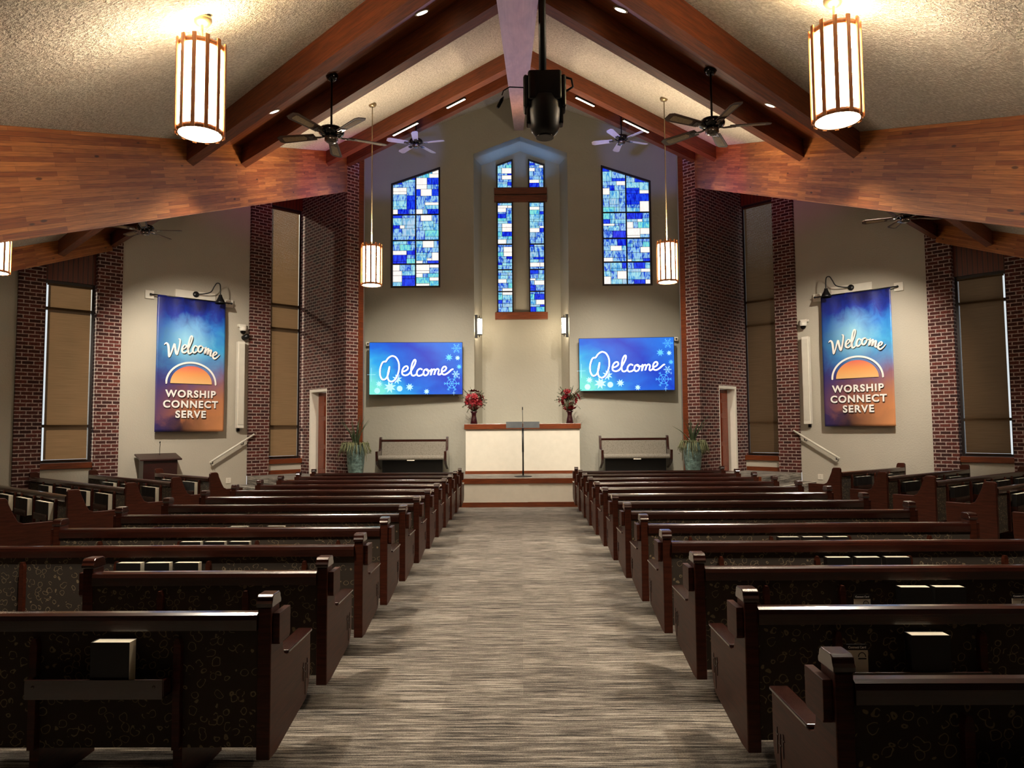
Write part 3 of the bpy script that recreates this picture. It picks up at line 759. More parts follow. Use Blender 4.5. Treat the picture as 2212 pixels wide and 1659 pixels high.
# ------------------------------------------------------------------ books in the racks
def make_book():
    w, d, h = .185, .066, .245
    o = MB().box(-w/2, w/2, 0, .003, 0, h).box(-w/2, w/2, d - .003, d, 0, h).box(-w/2, -w/2 + .006, .005, d - .005, 0, h).build('hymnal', M['bookcover'], bevel=.0015)
    MB().box(-w/2 + .006, w/2 - .003, .003, d - .003, .004, h - .002).build('page_block', M['pages'], o)
    return o
book0 = make_book(); first_book = [True]
def book(x, y, z, rz, label, group, dz=0, tilt=0):
    o = book0 if first_book[0] else copy_tree(book0)
    first_book[0] = False
    o.location = (x, y, z + dz); o.rotation_euler = (R(tilt), 0, rz); tag(o, label, 'book', group); return o
BZ = .489
def aisle_books(side, yrow, rels, rowname):
    pos = {1: ['only'], 2: ['left', 'right'], 3: ['left', 'middle', 'right']}[len(rels)]
    xs = sorted([(XL - r) if side < 0 else (XR + r) for r in rels])
    for i, x in enumerate(xs):
        sd = 'left' if side < 0 else 'right'
        book(x, yrow - .103, BZ, R(random.uniform(-1.5, 1.5)), '%s black hymnal in the rack of the %s pew %s of the aisle' % (pos[i], rowname, sd), 'hymnals behind the aisle pews')
aisle_books(-1, 3.50, [.72], 'nearest')
aisle_books(-1, 5.50, [1.30, 1.52, 1.735], 'third nearest')
aisle_books(-1, 6.50, [1.30, 1.52, 1.735], 'fourth nearest')
aisle_books(-1, 7.50, [1.32, 1.70], 'fifth nearest')
aisle_books(1, 3.57, [.84], 'second nearest')
aisle_books(1, 4.58, [1.32, 1.53], 'third nearest')
aisle_books(1, 5.59, [1.30, 1.52, 1.74], 'fourth nearest')
aisle_books(1, 6.60, [1.30, 1.52, 1.74], 'fifth nearest')
def in_pew(p, lx, ly, z):
    a = p.rotation_euler[2]; return (p.location[0] + lx * math.cos(a) - ly * math.sin(a), p.location[1] + lx * math.sin(a) + ly * math.cos(a), z)
names_i = ['shortest', 'second', 'third', 'fourth', 'nearest']
for (s, i), (p, L, racks, stl) in trans.items():
    order = racks
    for j, (a, b) in enumerate(order):
        n = 3
        if j > 3: break
        for q in range(n):
            lx = a + .13 + q * (b - a - .26) / 2
            if n == 3: lx = a + .105 + q * .19 if (b - a) < .6 else lx
            x, y, z = in_pew(p, lx, -.103, BZ)
            sd = 'left' if s < 0 else 'right'
            book(x, y, z, p.rotation_euler[2], '%s black hymnal in the %s rack from the aisle, %s angled pew, %s transept' % (('left', 'middle', 'right')[q], ORD[j] if j else 'first', names_i[i], sd), 'hymnals behind the transept pews')
# connect cards in the racks
def text_mesh(s, size, mat, name, parent, loc, bold=0.0, align='LEFT', depth=.0006, rot=0.0, space=1.0):
    cu = bpy.data.curves.new(name, 'FONT'); cu.body = s; cu.size = size; cu.extrude = depth; cu.offset = bold; cu.align_x = align; cu.space_character = space
    tmp = bpy.data.objects.new(name, cu); COL.objects.link(tmp)
    dg = bpy.context.evaluated_depsgraph_get(); me = bpy.data.meshes.new_from_object(tmp.evaluated_get(dg))
    bpy.data.objects.remove(tmp)
    o = bpy.data.objects.new(name, me); COL.objects.link(o); me.materials.clear(); me.materials.append(mat)
    o.parent = parent; o.location = loc; o.rotation_euler = (R(90), rot, 0)
    return o
def card(x, y, z, label):
    o = MB().box(-.05, .05, 0, .003, 0, .172).box(-.05, .05, 0, .003, .172, .20, 1).build('connect_card', [M['pages'], M['bookcover']], loc=(x, y, z))
    tag(o, label, 'card', 'connect cards in the book racks')
    text_mesh('Connect Card', .0145, M['printwhite'], 'header_text', o, (0, -.0006, .181), align='CENTER', bold=.0003)
    r = MB(); r.ribbon([(.022 + .017 * math.cos(a * math.pi / 8), .142 + .019 * math.sin(a * math.pi / 8)) for a in range(9)], .004, -.0002, .0006)
    r.build('emblem', M['bookcover'], o); MB().box(.004, .042, -.0008, 0, .130, .136).build('printed_line', M['bookcover'], o); return o
card(XR + .50, 3.57 - .085, BZ, 'small connect card in the rack of the second nearest pew right of the aisle')
card(XR + 1.0, 4.58 - .085, BZ, 'connect card left of the two hymnals, third nearest pew right of the aisle')
card(XR + 1.96, 4.58 - .085, BZ, 'connect card right of the two hymnals, third nearest pew right of the aisle')
bb = [o for o in bpy.data.objects if o.get('label', '') == 'right black hymnal in the rack of the third nearest pew right of the aisle'][0]
text_mesh('HOLY BIBLE', .022, M['chrome'], 'cover_title', bb, (0, -.0008, .14), align='CENTER')
# ------------------------------------------------------------------ pendant lanterns
def make_lantern(rod):
    t = empty('pendant_lantern')
    zb = -rod - .64
    MB().lathe([(.065, 0), (.065, -.02), (.05, -.045), (.02, -.055)], n=20).build('canopy', M['brass'], t)
    MB().lathe([(.008, -.05), (.008, -rod + .0)], n=8).build('rod', M['brass'], t)
    MB().lathe([(.135, zb + .02), (.14, zb + .03), (.14, zb + .60), (.135, zb + .61)], n=28, cap=False).build('lamp_shade', M['lantern'], t)
    MB().lathe([(.132, zb + .012), (.132, zb + .02)], n=28).build('diffuser', M['lantern'], t)
    rg = MB()
    for z in (zb, zb + .60): MB().lathe([(.142, z), (.152, z), (.152, z + .032), (.142, z + .032), (.142, z)], n=28, cap=False).build('ring', M['slat'], t)
    for a in range(3):
        an = a * math.pi / 3; rg.tube([(.14 * math.cos(an), .14 * math.sin(an), zb + .62), (-.14 * math.cos(an), -.14 * math.sin(an), zb + .62)], .005, 6)
    rg.build('spider', M['brass'], t)
    for k in range(12):
        a = 2 * math.pi * k / 12 + .13
        o = MB().box(-.014, .014, .001, .015, zb - .005, zb + .655).build('slat', M['slat'], t, bevel=.003)
        o.rotation_euler = (0, 0, a); o.location = (-.151 * math.sin(a), .151 * math.cos(a), 0)
    return t, zb
def lantern(x, y, bot, label, glow=1.0, up=6):
    zt_ = zr(y - abs(x - XC)); rod = zt_ - bot - .64
    t, zb = make_lantern(rod); t.location = (x, y, zt_ - .001); tag(t, label, 'pendant light', 'cylindrical pendant lanterns')
    lamp('SPOT', 'lantern_downlight', (x, y, bot - .02), 60 * glow, WARM, aim=(x, y, 0), size=.12, spot=130, blend=.7)
    lamp('SPOT', 'lantern_uplight', (x, y, bot + .70), up, WARM, aim=(x, y, 9), size=.08, spot=160, blend=.8)
    return t
lantern(XC - 2.25, 4.85, 3.775, 'large glowing pendant lantern with wooden slats at the upper left')
lantern(XC + 2.12, 4.75, 3.775, 'large glowing pendant lantern with wooden slats at the upper right')
lantern(XC - 2.37, 11.15, 3.98, 'small far pendant lantern hanging left of the left stained glass window', up=130)
lantern(XC + 2.28, 11.14, 3.98, 'small far pendant lantern hanging right of the right stained glass window', up=130)
lantern(-7.2, 9.66, 3.9, 'pendant lantern cut off by the left edge of the frame')
lantern(7.7, 9.4, 3.9, 'pendant lantern over the right transept beyond the frame edge')
# sconces at the niche
for s in (-1, 1):
    t = empty('wall_sconce', (X(s, 1.09), YW + .16, 4.36))
    tag(t, 'slim lit sconce on the %s side of the cross window niche' % ('left' if s < 0 else 'right'), 'wall light', 'niche sconces')
    MB().lathe([(.055, -.2), (.06, -.19), (.06, .19), (.055, .2)], n=16).build('lamp_shade', M['lantern'], t)
    r_ = MB()
    for z in (-.225, .195): r_.lathe([(.068, z), (.068, z + .025)], n=16)
    for k in range(4):
        a = k * math.pi / 2 + .4; r_.box(.064 * math.cos(a) - .006, .064 * math.cos(a) + .006, .064 * math.sin(a) - .006, .064 * math.sin(a) + .006, -.2, .2)
    r_.box(-.02 if s < 0 else -.0, .0 if s < 0 else .02, -.03, .03, -.28, .28)
    q = r_.build('cage', M['black'], t)
    MB().box(min(s * .05, s * .12), max(s * .05, s * .12), -.03, .03, -.3, .3).build('backplate', M['black'], t)
    lamp('POINT', 'sconce_glow', (X(s, .95), YW + .16, 4.36), 6, WARM, size=.06)
# ------------------------------------------------------------------ recessed downlights
side_n = {-1: 'left', 1: 'right'}
for s in (-1, 1):
    for bx, y, wh in ((0.96, 6.72, 'near planked soffit, beside the ridge beam'), (3.1, 8.75, 'near planked soffit, by the girder'), (1.6, 13.3, 'far planked soffit, beside the ridge beam'), (3.2, 15.0, 'far planked soffit, by the brick corner'), (5.6, 11.3, 'near soffit over the transept, inner'), (6.9, 12.7, 'near soffit over the transept, outer')):
        o = MB().lathe([(.055, 0), (.055, .006)], n=20).build('recessed_downlight', M['lampglow'])
        nrm = Vector((s * .372, -.372, 1)).normalized()
        z = roofz(bx, y) - .045
        o.rotation_euler = nrm.to_track_quat('Z', 'Y').to_euler(); o.location = (X(s, bx), y, z)
        tag(o, 'lit round downlight in the %s %s' % (side_n[s], wh), 'light', 'recessed downlights')
        MB().lathe([(.056, .002), (.075, .002), (.075, .014), (.056, .014), (.056, .002)], n=20, cap=False).build('trim_ring', M['white'], o)
# linear track lights on the far band
for s in (-1, 1):
    for bx, L_, wh in ((.95, .5, 'by the ridge beam'), (1.9, .8, 'further out')):
        o = MB().box(0, L_, -.02, .02, -.03, 0).build('track_light', M['black'], loc=(X(s, bx), 11.06 + bx, zr(10.8) - .255), rz=R(45) if s > 0 else R(135))
        tag(o, 'thin linear light under the %s far roof beam, %s' % (side_n[s], wh), 'light', 'linear track lights')
        MB().box(.01, L_ - .01, -.014, .014, -.036, -.03).build('light_strip', M['lampglow'], o)

# ------------------------------------------------------------------ ceiling fans
def make_fan(rod, radius, blade_mat, inset):
    t = empty('ceiling_fan')
    MB().lathe([(.07, 0), (.075, -.02), (.055, -.06), (.03, -.08)], n=20).build('canopy', M['blackgloss'], t)
    MB().lathe([(.012, -.07), (.012, -rod)], n=10).build('downrod', M['darkmetal'], t)
    z = -rod
    MB().lathe([(.03, z + .02), (.06, z), (.125, z - .02), (.145, z - .05), (.14, z - .075), (.10, z - .10), (.06, z - .105)], n=24).build('motor_housing', M['blackgloss'], t)
    MB().lathe([(.06, z - .105), (.075, z - .12), (.075, z - .16), (.05, z - .18), (.02, z - .185)], n=20).build('switch_housing', M['chrome'], t)
    for k in range(5):
        a = 2 * math.pi * k / 5
        b = MB(); r0, r1 = radius * .30, radius
        b.prism([(r0, -.055), (r1 - .05, -.072), (r1, -.045), (r1, .045), (r1 - .05, .072), (r0, .055)], -.004, .004, 'z')
        o = b.build('blade', blade_mat, t, bevel=.0015); o.rotation_euler = (R(12), 0, a); o.location = (0, 0, z - .10)
        iron = MB(); iron.tube([(.08, 0, .0), (.13, .0, -.012), (r0 + .02, 0, -.008)], [.012, .010, .012], 8); iron.box(r0 - .01, r0 + .07, -.035, .035, -.012, -.006)
        iron.build('blade_iron', M['chrome'], o)
        if inset:
            MB().prism([(r0 + .12, -.035), (r1 - .08, -.042), (r1 - .06, -.03), (r1 - .06, .03), (r1 - .08, .042), (r0 + .12, .035), (r0 + .10, 0)], -.0065, -.0045, 'z').build('cane_inset', M['cane'], o)
    return t
def fan(x, y, z, rad, th0, mat, inset, label, ceil_off=.03):
    zc = zr(y - abs(x - XC)) - ceil_off
    t = make_fan(zc - z - .10, rad, mat, inset); t.location = (x, y, zc); t.rotation_euler = (0, 0, R(th0)); tag(t, label, 'ceiling fan', 'ceiling fans'); return t
fan(-2.13, 7.93, 5.05, .64, 27, M['bladebrown'], True, 'large dark five-blade ceiling fan at the upper left, in front of the roof band')
fan(2.17, 7.9, 5.08, .64, -8, M['bladebrown'], True, 'large dark five-blade ceiling fan at the upper right, in front of the roof band')
fan(-2.17, 14.75, 7.72, .62, -13, M['bladelight'], False, 'small far ceiling fan lit blue, above the left stained glass window')
fan(2.13, 14.6, 7.68, .62, 22, M['bladelight'], False, 'small far ceiling fan lit blue, above the right stained glass window')
fan(-6.64, 12.45, 5.27, .62, 5, M['bladebrown'], True, 'ceiling fan in the left transept, below the girder in front of the banner wall')
fan(6.13, 11.3, 5.02, .62, 10, M['bladebrown'], True, 'ceiling fan in the right transept, below the girder in front of the banner wall')

# ------------------------------------------------------------------ hanging spotlight with camera-like head on twin pole
t = empty('hanging_stage_light', (.16, 4.6, 3.44)); tag(t, 'black moving stage light hanging from a pole beside the ridge beam', 'stage light')
zt2 = zr(4.6 - .14) - 3.44
p_ = MB()
p_.lathe([(.025, .60), (.025, zt2 - .002)], .0, 0, n=12)
p_.build('pole', M['black'], t)
b_ = MB(); b_.box(-.10, .12, -.09, .09, .40, .60); b_.box(-.13, -.095, -.07, .07, .36, .58); b_.box(.115, .15, -.07, .07, .36, .58)
b_.build('base_box', M['blackgloss'], t, bevel=.025, seg=3)
y_ = MB(); 
for sx in (-1, 1): y_.prism([(-.04, .26), (.04, .26), (.07, .44), (-.07, .44)], .01 + sx * .105 - .015, .01 + sx * .105 + .015, 'x')
y_.build('yoke', M['blackgloss'], t, bevel=.01)
MB().lathe([(.03, .185), (.06, .19), (.09, .225), (.105, .28), (.112, .34), (.112, .40), (.10, .44), (.06, .46)], .01, 0, n=24).build('head', M['black'], t)
MB().lathe([(.058, .178), (.058, .188)], .01, 0, n=24).build('lens', M['blackgloss'], t)
MB().tube([(.13, .02, .60), (.19, .02, .585), (.20, .02, .53), (.15, .02, .50)], .008, 8).build('cable', M['black'], t)
MB().tube([(-.12, 0, .52), (-.22, 0, .525), (-.26, 0, .50), (-.27, 0, .47)], .004, 6).build('mic_cable', M['darkmetal'], t)
w_ = MB().lathe([(.008, 0), (.012, .01), (.012, .06), (.004, .085)], n=12).build('hanging_mic', M['darkmetal'], t, loc=(-.30, 0, .385)); w_.rotation_euler = (0, R(28), 0)

# ------------------------------------------------------------------ screens
def grad_screen():
    t = NT('screen_picture'); uv = t.coord(kind='Generated'); s_ = t.sep(uv); n = t.noise(t.coord((2, 1, 2), 'Generated', rot=(0, .5, 0)), 1.6, 3, .5, .5)
    k = t.math('ADD', t.math('MULTIPLY', s_[0], .55), t.math('MULTIPLY', s_[2], .35)); k = t.math('ADD', k, t.math('MULTIPLY', n, .35))
    c = t.ramp(k, [(.24, '7ef0e0'), (.40, '2eaef2'), (.55, '0f6ce6'), (.74, '0638cc'), (1.0, '1a78ec')])
    t.color('05060a'); t.link(c, t.b.inputs['Emission Color']); t.b.inputs['Emission Strength'].default_value = 1.0; t.set(Roughness=.3); return t.m
M['screen'] = grad_screen()
M['inkwhite'] = emis('screen_white', 'ffffff', 1.3)
M['inkshade'] = emis('screen_letter_shadow', '0a3aa0', .9)
M['flake'] = emis('screen_flake', '9ad6f6', .8)
M['flakeblue'] = emis('screen_flake_blue', '4aa4ee', .9)
SW = {'W1': [(282,655),(262,660),(247,700),(247,745),(262,772),(285,765),(300,730),(306,690)],
 'W2': [(306,690),(295,740),(300,775),(322,786),(348,765),(366,715),(366,665),(348,628),(322,618),(298,632),(284,652)],
 'e': [(388,722),(410,715),(425,700),(418,685),(400,692),(388,715),(390,738),(410,745),(432,735),(452,705),(470,670),(474,648),(465,645),(452,670),(445,710),(448,740),(462,748),(480,738)],
 'c': [(515,707),(502,702),(486,715),(482,735),(490,748),(508,746),(525,735)],
 'o': [(545,705),(530,712),(525,732),(533,746),(548,742),(557,725),(550,707),(545,712),(560,717),(575,712)],
 'm': [(577,706),(572,745),(580,718),(592,706),(600,715),(594,742),(602,716),(614,704),(624,712),(619,738),(630,741),(645,728)],
 'e2': [(645,722),(662,715),(672,700),(664,688),(650,695),(642,715),(646,735),(662,741),(685,728),(705,710),(714,706)]}
def star(mb, cx, cz, r, n, y, inner=.45):
    P = []
    for k in range(2 * n):
        a = math.pi * k / n + .3; rr = r if k % 2 == 0 else r * inner; P.append((cx + rr * math.cos(a), cz + rr * math.sin(a)))
    for k in range(0, 2 * n, 2):
        mb.prism([(cx, cz), P[k - 1], P[k], P[k + 1]], y - .001, y, 'y')
def flake(mb, cx, cz, r, y, w):
    for k in range(6):
        a = math.pi * k / 3; ca, sa = math.cos(a), math.sin(a)
        mb.ribbon([(cx, cz), (cx + r * ca, cz + r * sa)], w, y, .001)
        for f in (.45, .75):
            for d in (-.6, .6):
                q = r * .25; mb.ribbon([(cx + f * r * ca, cz + f * r * sa), (cx + f * r * ca + q * math.cos(a + d), cz + f * r * sa + q * math.sin(a + d))], w, y, .001)
    for f in (.3, .6): mb.ribbon([(cx + f * r * math.cos(k * math.pi / 6), cz + f * r * math.sin(k * math.pi / 6)) for k in range(13)], w * .8, y, .001)
def screen(xc, yc, zc, w, h, yaw, label):
    t = empty('wall_screen', (xc, yc, zc), R(yaw)); tag(t, label, 'screen', 'widescreen displays')
    MB().box(-w/2 - .012, w/2 + .012, 0.001, .07, -h/2 - .012, h/2 + .012).build('bezel', M['black'], t, bevel=.003)
    MB().box(-w/2, w/2, -.001, 0.0, -h/2, h/2).build('display', M['screen'], t)
    sx = w / 597; sz = h / 340
    cv = lambda p: ((p[0] - 476.5) * sx, (700 - p[1]) * sz)
    sh = MB(); tx = MB()
    for k, pts in SW.items():
        P = smooth_path([cv(p) for p in pts], 4); P = [(p[0], p[1]) for p in P]
        tx.ribbon(P, .036, -.004, .002); sh.ribbon([(p[0] + .01, p[1] - .012) for p in P], .042, -.0015, .001)
    sh.build('letter_shadow', M['inkshade'], t); tx.build('welcome_lettering', M['inkwhite'], t)
    fl_ = MB()
    for x_, z_, r_ in ((310, 822, 40), (436, 822, 26), (355, 770, 34), (745, 632, 18), (545, 852, 20), (240, 800, 22)):
        a, b = cv((x_, z_)); m2 = MB(); star(m2, a, b, r_ * sx, 8, -.001); m2.build('star_shape', M['flake'], t)
    for x_, z_ in ((372, 832), (228, 845)):
        a, b = cv((x_, z_)); m2 = MB(); star(m2, a, b, 20 * sx, 12, -.001, .8); m2.build('star_shape', M['flake'], t)
    a, b = cv((733, 738)); flake(fl_, a, b, 24 * sx, -.001, .006)
    for x_, z_, r_ in ((190, 740, 45), (720, 862, 16), (755, 762, 8)):
        a, b = cv((x_, z_)); m2 = MB(); m2.ribbon([(a - r_ * sx * .6, b), (a + r_ * sx * .6, b)], .006, -.001, .001); m2.ribbon([(a, b - r_ * sx), (a, b + r_ * sx)], .006, -.001, .001); m2.build('sparkle', M['flake'], t)
    fl_.build('snowflake', M['flake'], t)
    for x_, z_, r_, q_ in ((707, 800, 50, .009), (738, 568, 32, .007)):
        f2 = MB(); a, b = cv((x_, z_)); flake(f2, a, b, r_ * sx, -.001, q_); f2.build('snowflake', M['flakeblue'], t)
    for x_, z_, r_ in ((690, 628, 26), (755, 690, 18)):
        f2 = MB(); a, b = cv((x_, z_)); star(f2, a, b, r_ * sx, 8, -.001); f2.build('star_shape', M['flakeblue'], t)
    br = MB(); br.box(-.25, .25, .07, .14, -.3, .3); br.build('wall_bracket', M['black'], t)
    return t
screen(-2.645, 18.02, 3.245, 2.33, 1.31, 3, 'widescreen display reading Welcome on the left chancel wall')
screen(2.66, 18.02, 3.31, 2.36, 1.32, -4, 'widescreen display reading Welcome on the right chancel wall')
for s in (-1, 1):
    o = MB().box(-.05, .05, -.10, .0, -.05, .05).build('wall_speaker_bracket', M['white'], loc=(X(s, 3.93), YW - .001, 3.93 + .03 * s), bevel=.01)
    tag(o, 'tiny white wall device at the outer top corner of the %s screen' % side_n[s], 'device', 'small white wall devices')
    MB().lathe([(.001, 0), (.02, 0), (.02, .02), (.001, .03)], n=12).build('lens', M['black'], o, loc=(0, -.1, 0)).rotation_euler = (R(90), 0, 0)

# ------------------------------------------------------------------ banners
def banner_mat():
    t = NT('banner_print'); uv = t.coord(kind='Generated'); s_ = t.sep(uv); x, z = s_[0], s_[2]
    n = t.noise(t.coord((2, 1, 4), 'Generated'), 2.2, 5, .6, .6); nn = t.math('MULTIPLY', t.math('SUBTRACT', n, .5), .28)
    zz = t.math('ADD', z, nn)
    c = t.ramp(zz, [(0.0, '2c1410'), (.07, '53302a'), (.14, 'a0603c'), (.28, '7a4a50'), (.38, '4a3a78'), (.46, '3c6fb4'), (.62, '3aa0d8'), (.78, '1e74cc'), (.88, '0a2c9c'), (1.0, '060a50')])
    rightw = t.math('MULTIPLY', t.math('SUBTRACT', x, .35), t.ramp(z, [(0, 'ffffff'), (.5, '606060'), (.62, '000000')]))
    rightw = t.math('MINIMUM', t.math('MAXIMUM', t.math('MULTIPLY', rightw, 1.7), 0.0), 1.0)
    c = t.mix(rightw, c, 'd08a58')
    dx = t.math('MULTIPLY', t.math('SUBTRACT', x, .45), 1.3); dz = t.math('MULTIPLY', t.math('SUBTRACT', z, .68), 2.6)
    d = t.math('SQRT', t.math('ADD', t.math('MULTIPLY', dx, dx), t.math('MULTIPLY', dz, dz)))
    d = t.math('ADD', d, nn); g = t.ramp(d, [(0.05, 'ffffff'), (.55, '000000')])
    c = t.mix(t.math('MULTIPLY', g, .6), c, 'b4ecf4')
    dl = t.ramp(t.math('ADD', x, nn), [(0.0, 'ffffff'), (.4, '000000')]); c = t.mix(t.math('MULTIPLY', dl, .75), c, '061468')
    t.color(c); t.set(Roughness=.42, Sheen_Weight=.1); return t.m
M['banner'] = banner_mat()
def sunm():
    t = NT('sun_emblem'); s_ = t.sep(t.coord(kind='Generated')); t.color(t.ramp(s_[2], [(0, 'e8b878'), (.55, 'e89a58'), (1, 'e0685a')])); t.set(Roughness=.5); return t.m
M['sunm'] = sunm()
BW = {'W': ([(1004,1012),(1016,1003),(1028,1020),(1032,1060),(1034,1092),(1048,1062),(1066,1008),(1072,1040),(1082,1076),(1096,1030),(1102,985),(1094,976)], [5,9,12,12,9,8,9,12,11,9,9,6]),
 'el': ([(1115,1045),(1135,1035),(1143,1020),(1131,1014),(1118,1030),(1116,1055),(1130,1065),(1150,1050),(1172,1000),(1180,962),(1169,960),(1158,1000),(1153,1045),(1160,1070),(1178,1062)], [6,7,9,7,10,12,9,7,8,9,8,11,13,10,6]),
 'c': ([(1213,1027),(1200,1019),(1187,1036),(1185,1056),(1197,1064),(1216,1050)], [9,8,11,12,9,5]),
 'o': ([(1240,1020),(1226,1024),(1218,1045),(1228,1060),(1244,1050),(1249,1031),(1240,1022),(1252,1033),(1264,1034)], [8,10,12,10,9,9,6,6,6]),
 'm': ([(1272,1030),(1262,1070),(1278,1042),(1289,1040),(1281,1075),(1296,1050),(1307,1050),(1300,1080),(1312,1086)], [8,11,7,10,11,7,10,11,6]),
 'e2': ([(1316,1083),(1335,1078),(1344,1066),(1335,1058),(1322,1070),(1318,1090),(1330,1103),(1350,1092),(1364,1078)], [5,7,9,7,10,12,9,6,4])}
def banner(s):
    w, h = 1.52, 3.04
    # local frame of the banner wall
    wc = 2.825 if s < 0 else 2.83
    K = Vector((X(s, 5.65), 18.3, 0)); rz = R(-45 * s)
    lx = s * wc
    off = .17
    loc = (K.x + lx * math.cos(rz) + off * math.sin(rz), K.y + lx * math.sin(rz) - off * math.cos(rz), 3.215 if s < 0 else 3.23)
    t = empty('welcome_banner', loc, rz); tag(t, 'hanging blue and orange sunset banner reading Welcome on the %s wall' % side_n[s], 'banner', 'welcome banners')
    nx, nz_ = 40, 50; V = []; Fc = []
    rnd = random.Random(5 + s)
    ph = [rnd.uniform(0, 6) for _ in range(4)]
    for j in range(nz_ + 1):
        for i in range(nx + 1):
            u = i / nx; v = j / nz_
            edge = math.exp(-((1 - v) / .25) ** 1) * .02
            dy = .008 * math.sin(u * 9 + ph[0] + v * 2) * (v ** .5) + edge * math.sin(u * 22 + ph[1] + 3 * v) * .6 + .004 * math.sin(v * 14 + u * 5 + ph[2])
            V.append(((u - .5) * w, dy, (v - .5) * h))
    for j in range(nz_):
        for i in range(nx):
            a = j * (nx + 1) + i; Fc.append((a, a + 1, a + nx + 2, a + nx + 1))
    mb = MB().add(V, Fc, 0, True); o = mb.build('banner_cloth', M['banner'], t)
    so = o.modifiers.new('solid', 'SOLIDIFY'); so.thickness = .002; so.offset = 1
    rd = MB(); rd.tube([(-w/2 - .13, 0, h/2 - .01), (w/2 + .13, 0, h/2 - .01)], .014, 10)
    for sx in (-1, 1): rd.lathe([(.001, -.026), (.02, -.016), (.026, 0), (.02, .016), (.001, .026)], sx * (w/2 + .14), 0, n=12)
    rd2 = rd
    ro = rd2.build('rod', M['black'], t)
    for v in ro.data.vertices:
        if abs(v.co.x) > w/2 + .10 and abs(v.co.z) < .05: v.co.z += h/2 - .01
    for sx in (-1, 1):
        bk = MB(); bk.box(sx * (w/2 + .13) - .09, sx * (w/2 + .13) + .09, .10, .168, h/2 - .09, h/2 + .09); bk.tube([(sx * (w/2 + .1), 0, h/2 - .01), (sx * (w/2 + .1), .10, h/2 - .01)], .012, 8)
        bk.build('bracket_board', M['white'], t)
    kx, kz = w / 447, h / 855
    def cv(p):
        px_, py_ = p; x_ = (px_ - 1180) * kx; topy = 690 + (px_ - 960) * .1; z_ = h/2 - (py_ - topy) * (h / (1570 - topy + 2)); return (x_, z_)
    yt = -.026
    tx = MB(); sd = MB()
    for pts, ws in BW.values():
        P3 = smooth_path([(cv(p)[0], cv(p)[1], q * kx * 1.15) for p, q in zip(pts, ws)], 4)
        tx.ribbon([(p[0], p[1]) for p in P3], [p[2] for p in P3], yt, .001)
        sd.ribbon([(p[0] + .01, p[1] - .012) for p in P3], [p[2] for p in P3], yt + .003, .001)
    sd.build('letter_shadow', M['bookcover'], t)
    tx.build('welcome_lettering', M['printwhite'], t)
    cz = -.455 * 1.0
    hz = cv((1180, 1265))[1]
    r_ = MB(); r_.ribbon([(.545 * math.cos(a * math.pi / 40) , hz + .48 * math.sin(a * math.pi / 40)) for a in range(41)], .042, yt, .001); r_.build('arc_emblem', M['printwhite'], t)
    q = MB(); q.prism([(.46 * math.cos(a * math.pi / 30), hz + .40 * math.sin(a * math.pi / 30)) for a in range(31)], yt - .001, yt, 'y'); q.build('sun_emblem', M['sunm'], t)
    for k, (wd, yy) in enumerate((('WORSHIP', 1352), ('CONNECT', 1418), ('SERVE', 1482))):
        z_ = cv((1180, yy))[1]
        text_mesh(wd, .222, M['bookcover'], 'letter_shadow', t, (.008, yt + .002, z_ - .010), bold=.0075, align='CENTER', space=1.18)
        text_mesh(wd, .222, M['printwhite'], 'slogan_lettering', t, (0, yt, z_), bold=.0075, align='CENTER', space=1.18)
    # gooseneck picture lamp above
    g = empty('gooseneck_lamp', (0, 0, 0)); 
    gx = -.12 * s
    dx = -.2 * s
    ox = K.x + (lx + gx) * math.cos(rz); oy = K.y + (lx + gx) * math.sin(rz)
    g.location = (ox, oy, loc[2] + h/2 + .13); g.rotation_euler = (0, 0, rz)
    tag(g, 'black gooseneck lamp on the wall above the %s welcome banner' % side_n[s], 'wall light', 'gooseneck banner lamps')
    MB().box(-.45, .45, -.03, -.001, -.13, .07).build('mounting_board', M['white'], g)
    rr = MB().lathe([(.001, 0), (.07, 0), (.07, .02), (.05, .04), (.02, .05)], n=20).build('wall_plate', M['black'], g, loc=(0, -.03, 0)); rr.rotation_euler = (R(90), 0, 0)
    sx = 1 if s < 0 else -1
    MB().tube([tuple(p) for p in smooth_path([(0, -.07, 0), (sx * .10, -.2, .0), (sx * .22, -.33, .04), (sx * .27, -.40, .16), (sx * .31, -.45, .24), (sx * .36, -.50, .22), (sx * .37, -.52, .10), (sx * .37, -.52, -.02)], 6)], .013, 10).build('gooseneck', M['black'], g)
    MB().lathe([(.035, -.03), (.04, -.06), (.055, -.10), (.10, -.19), (.115, -.24), (.105, -.235)], n=20, cap=False).build('lamp_shade', M['black'], g, loc=(sx * .37, -.52, 0))
banner(-1); banner(1)
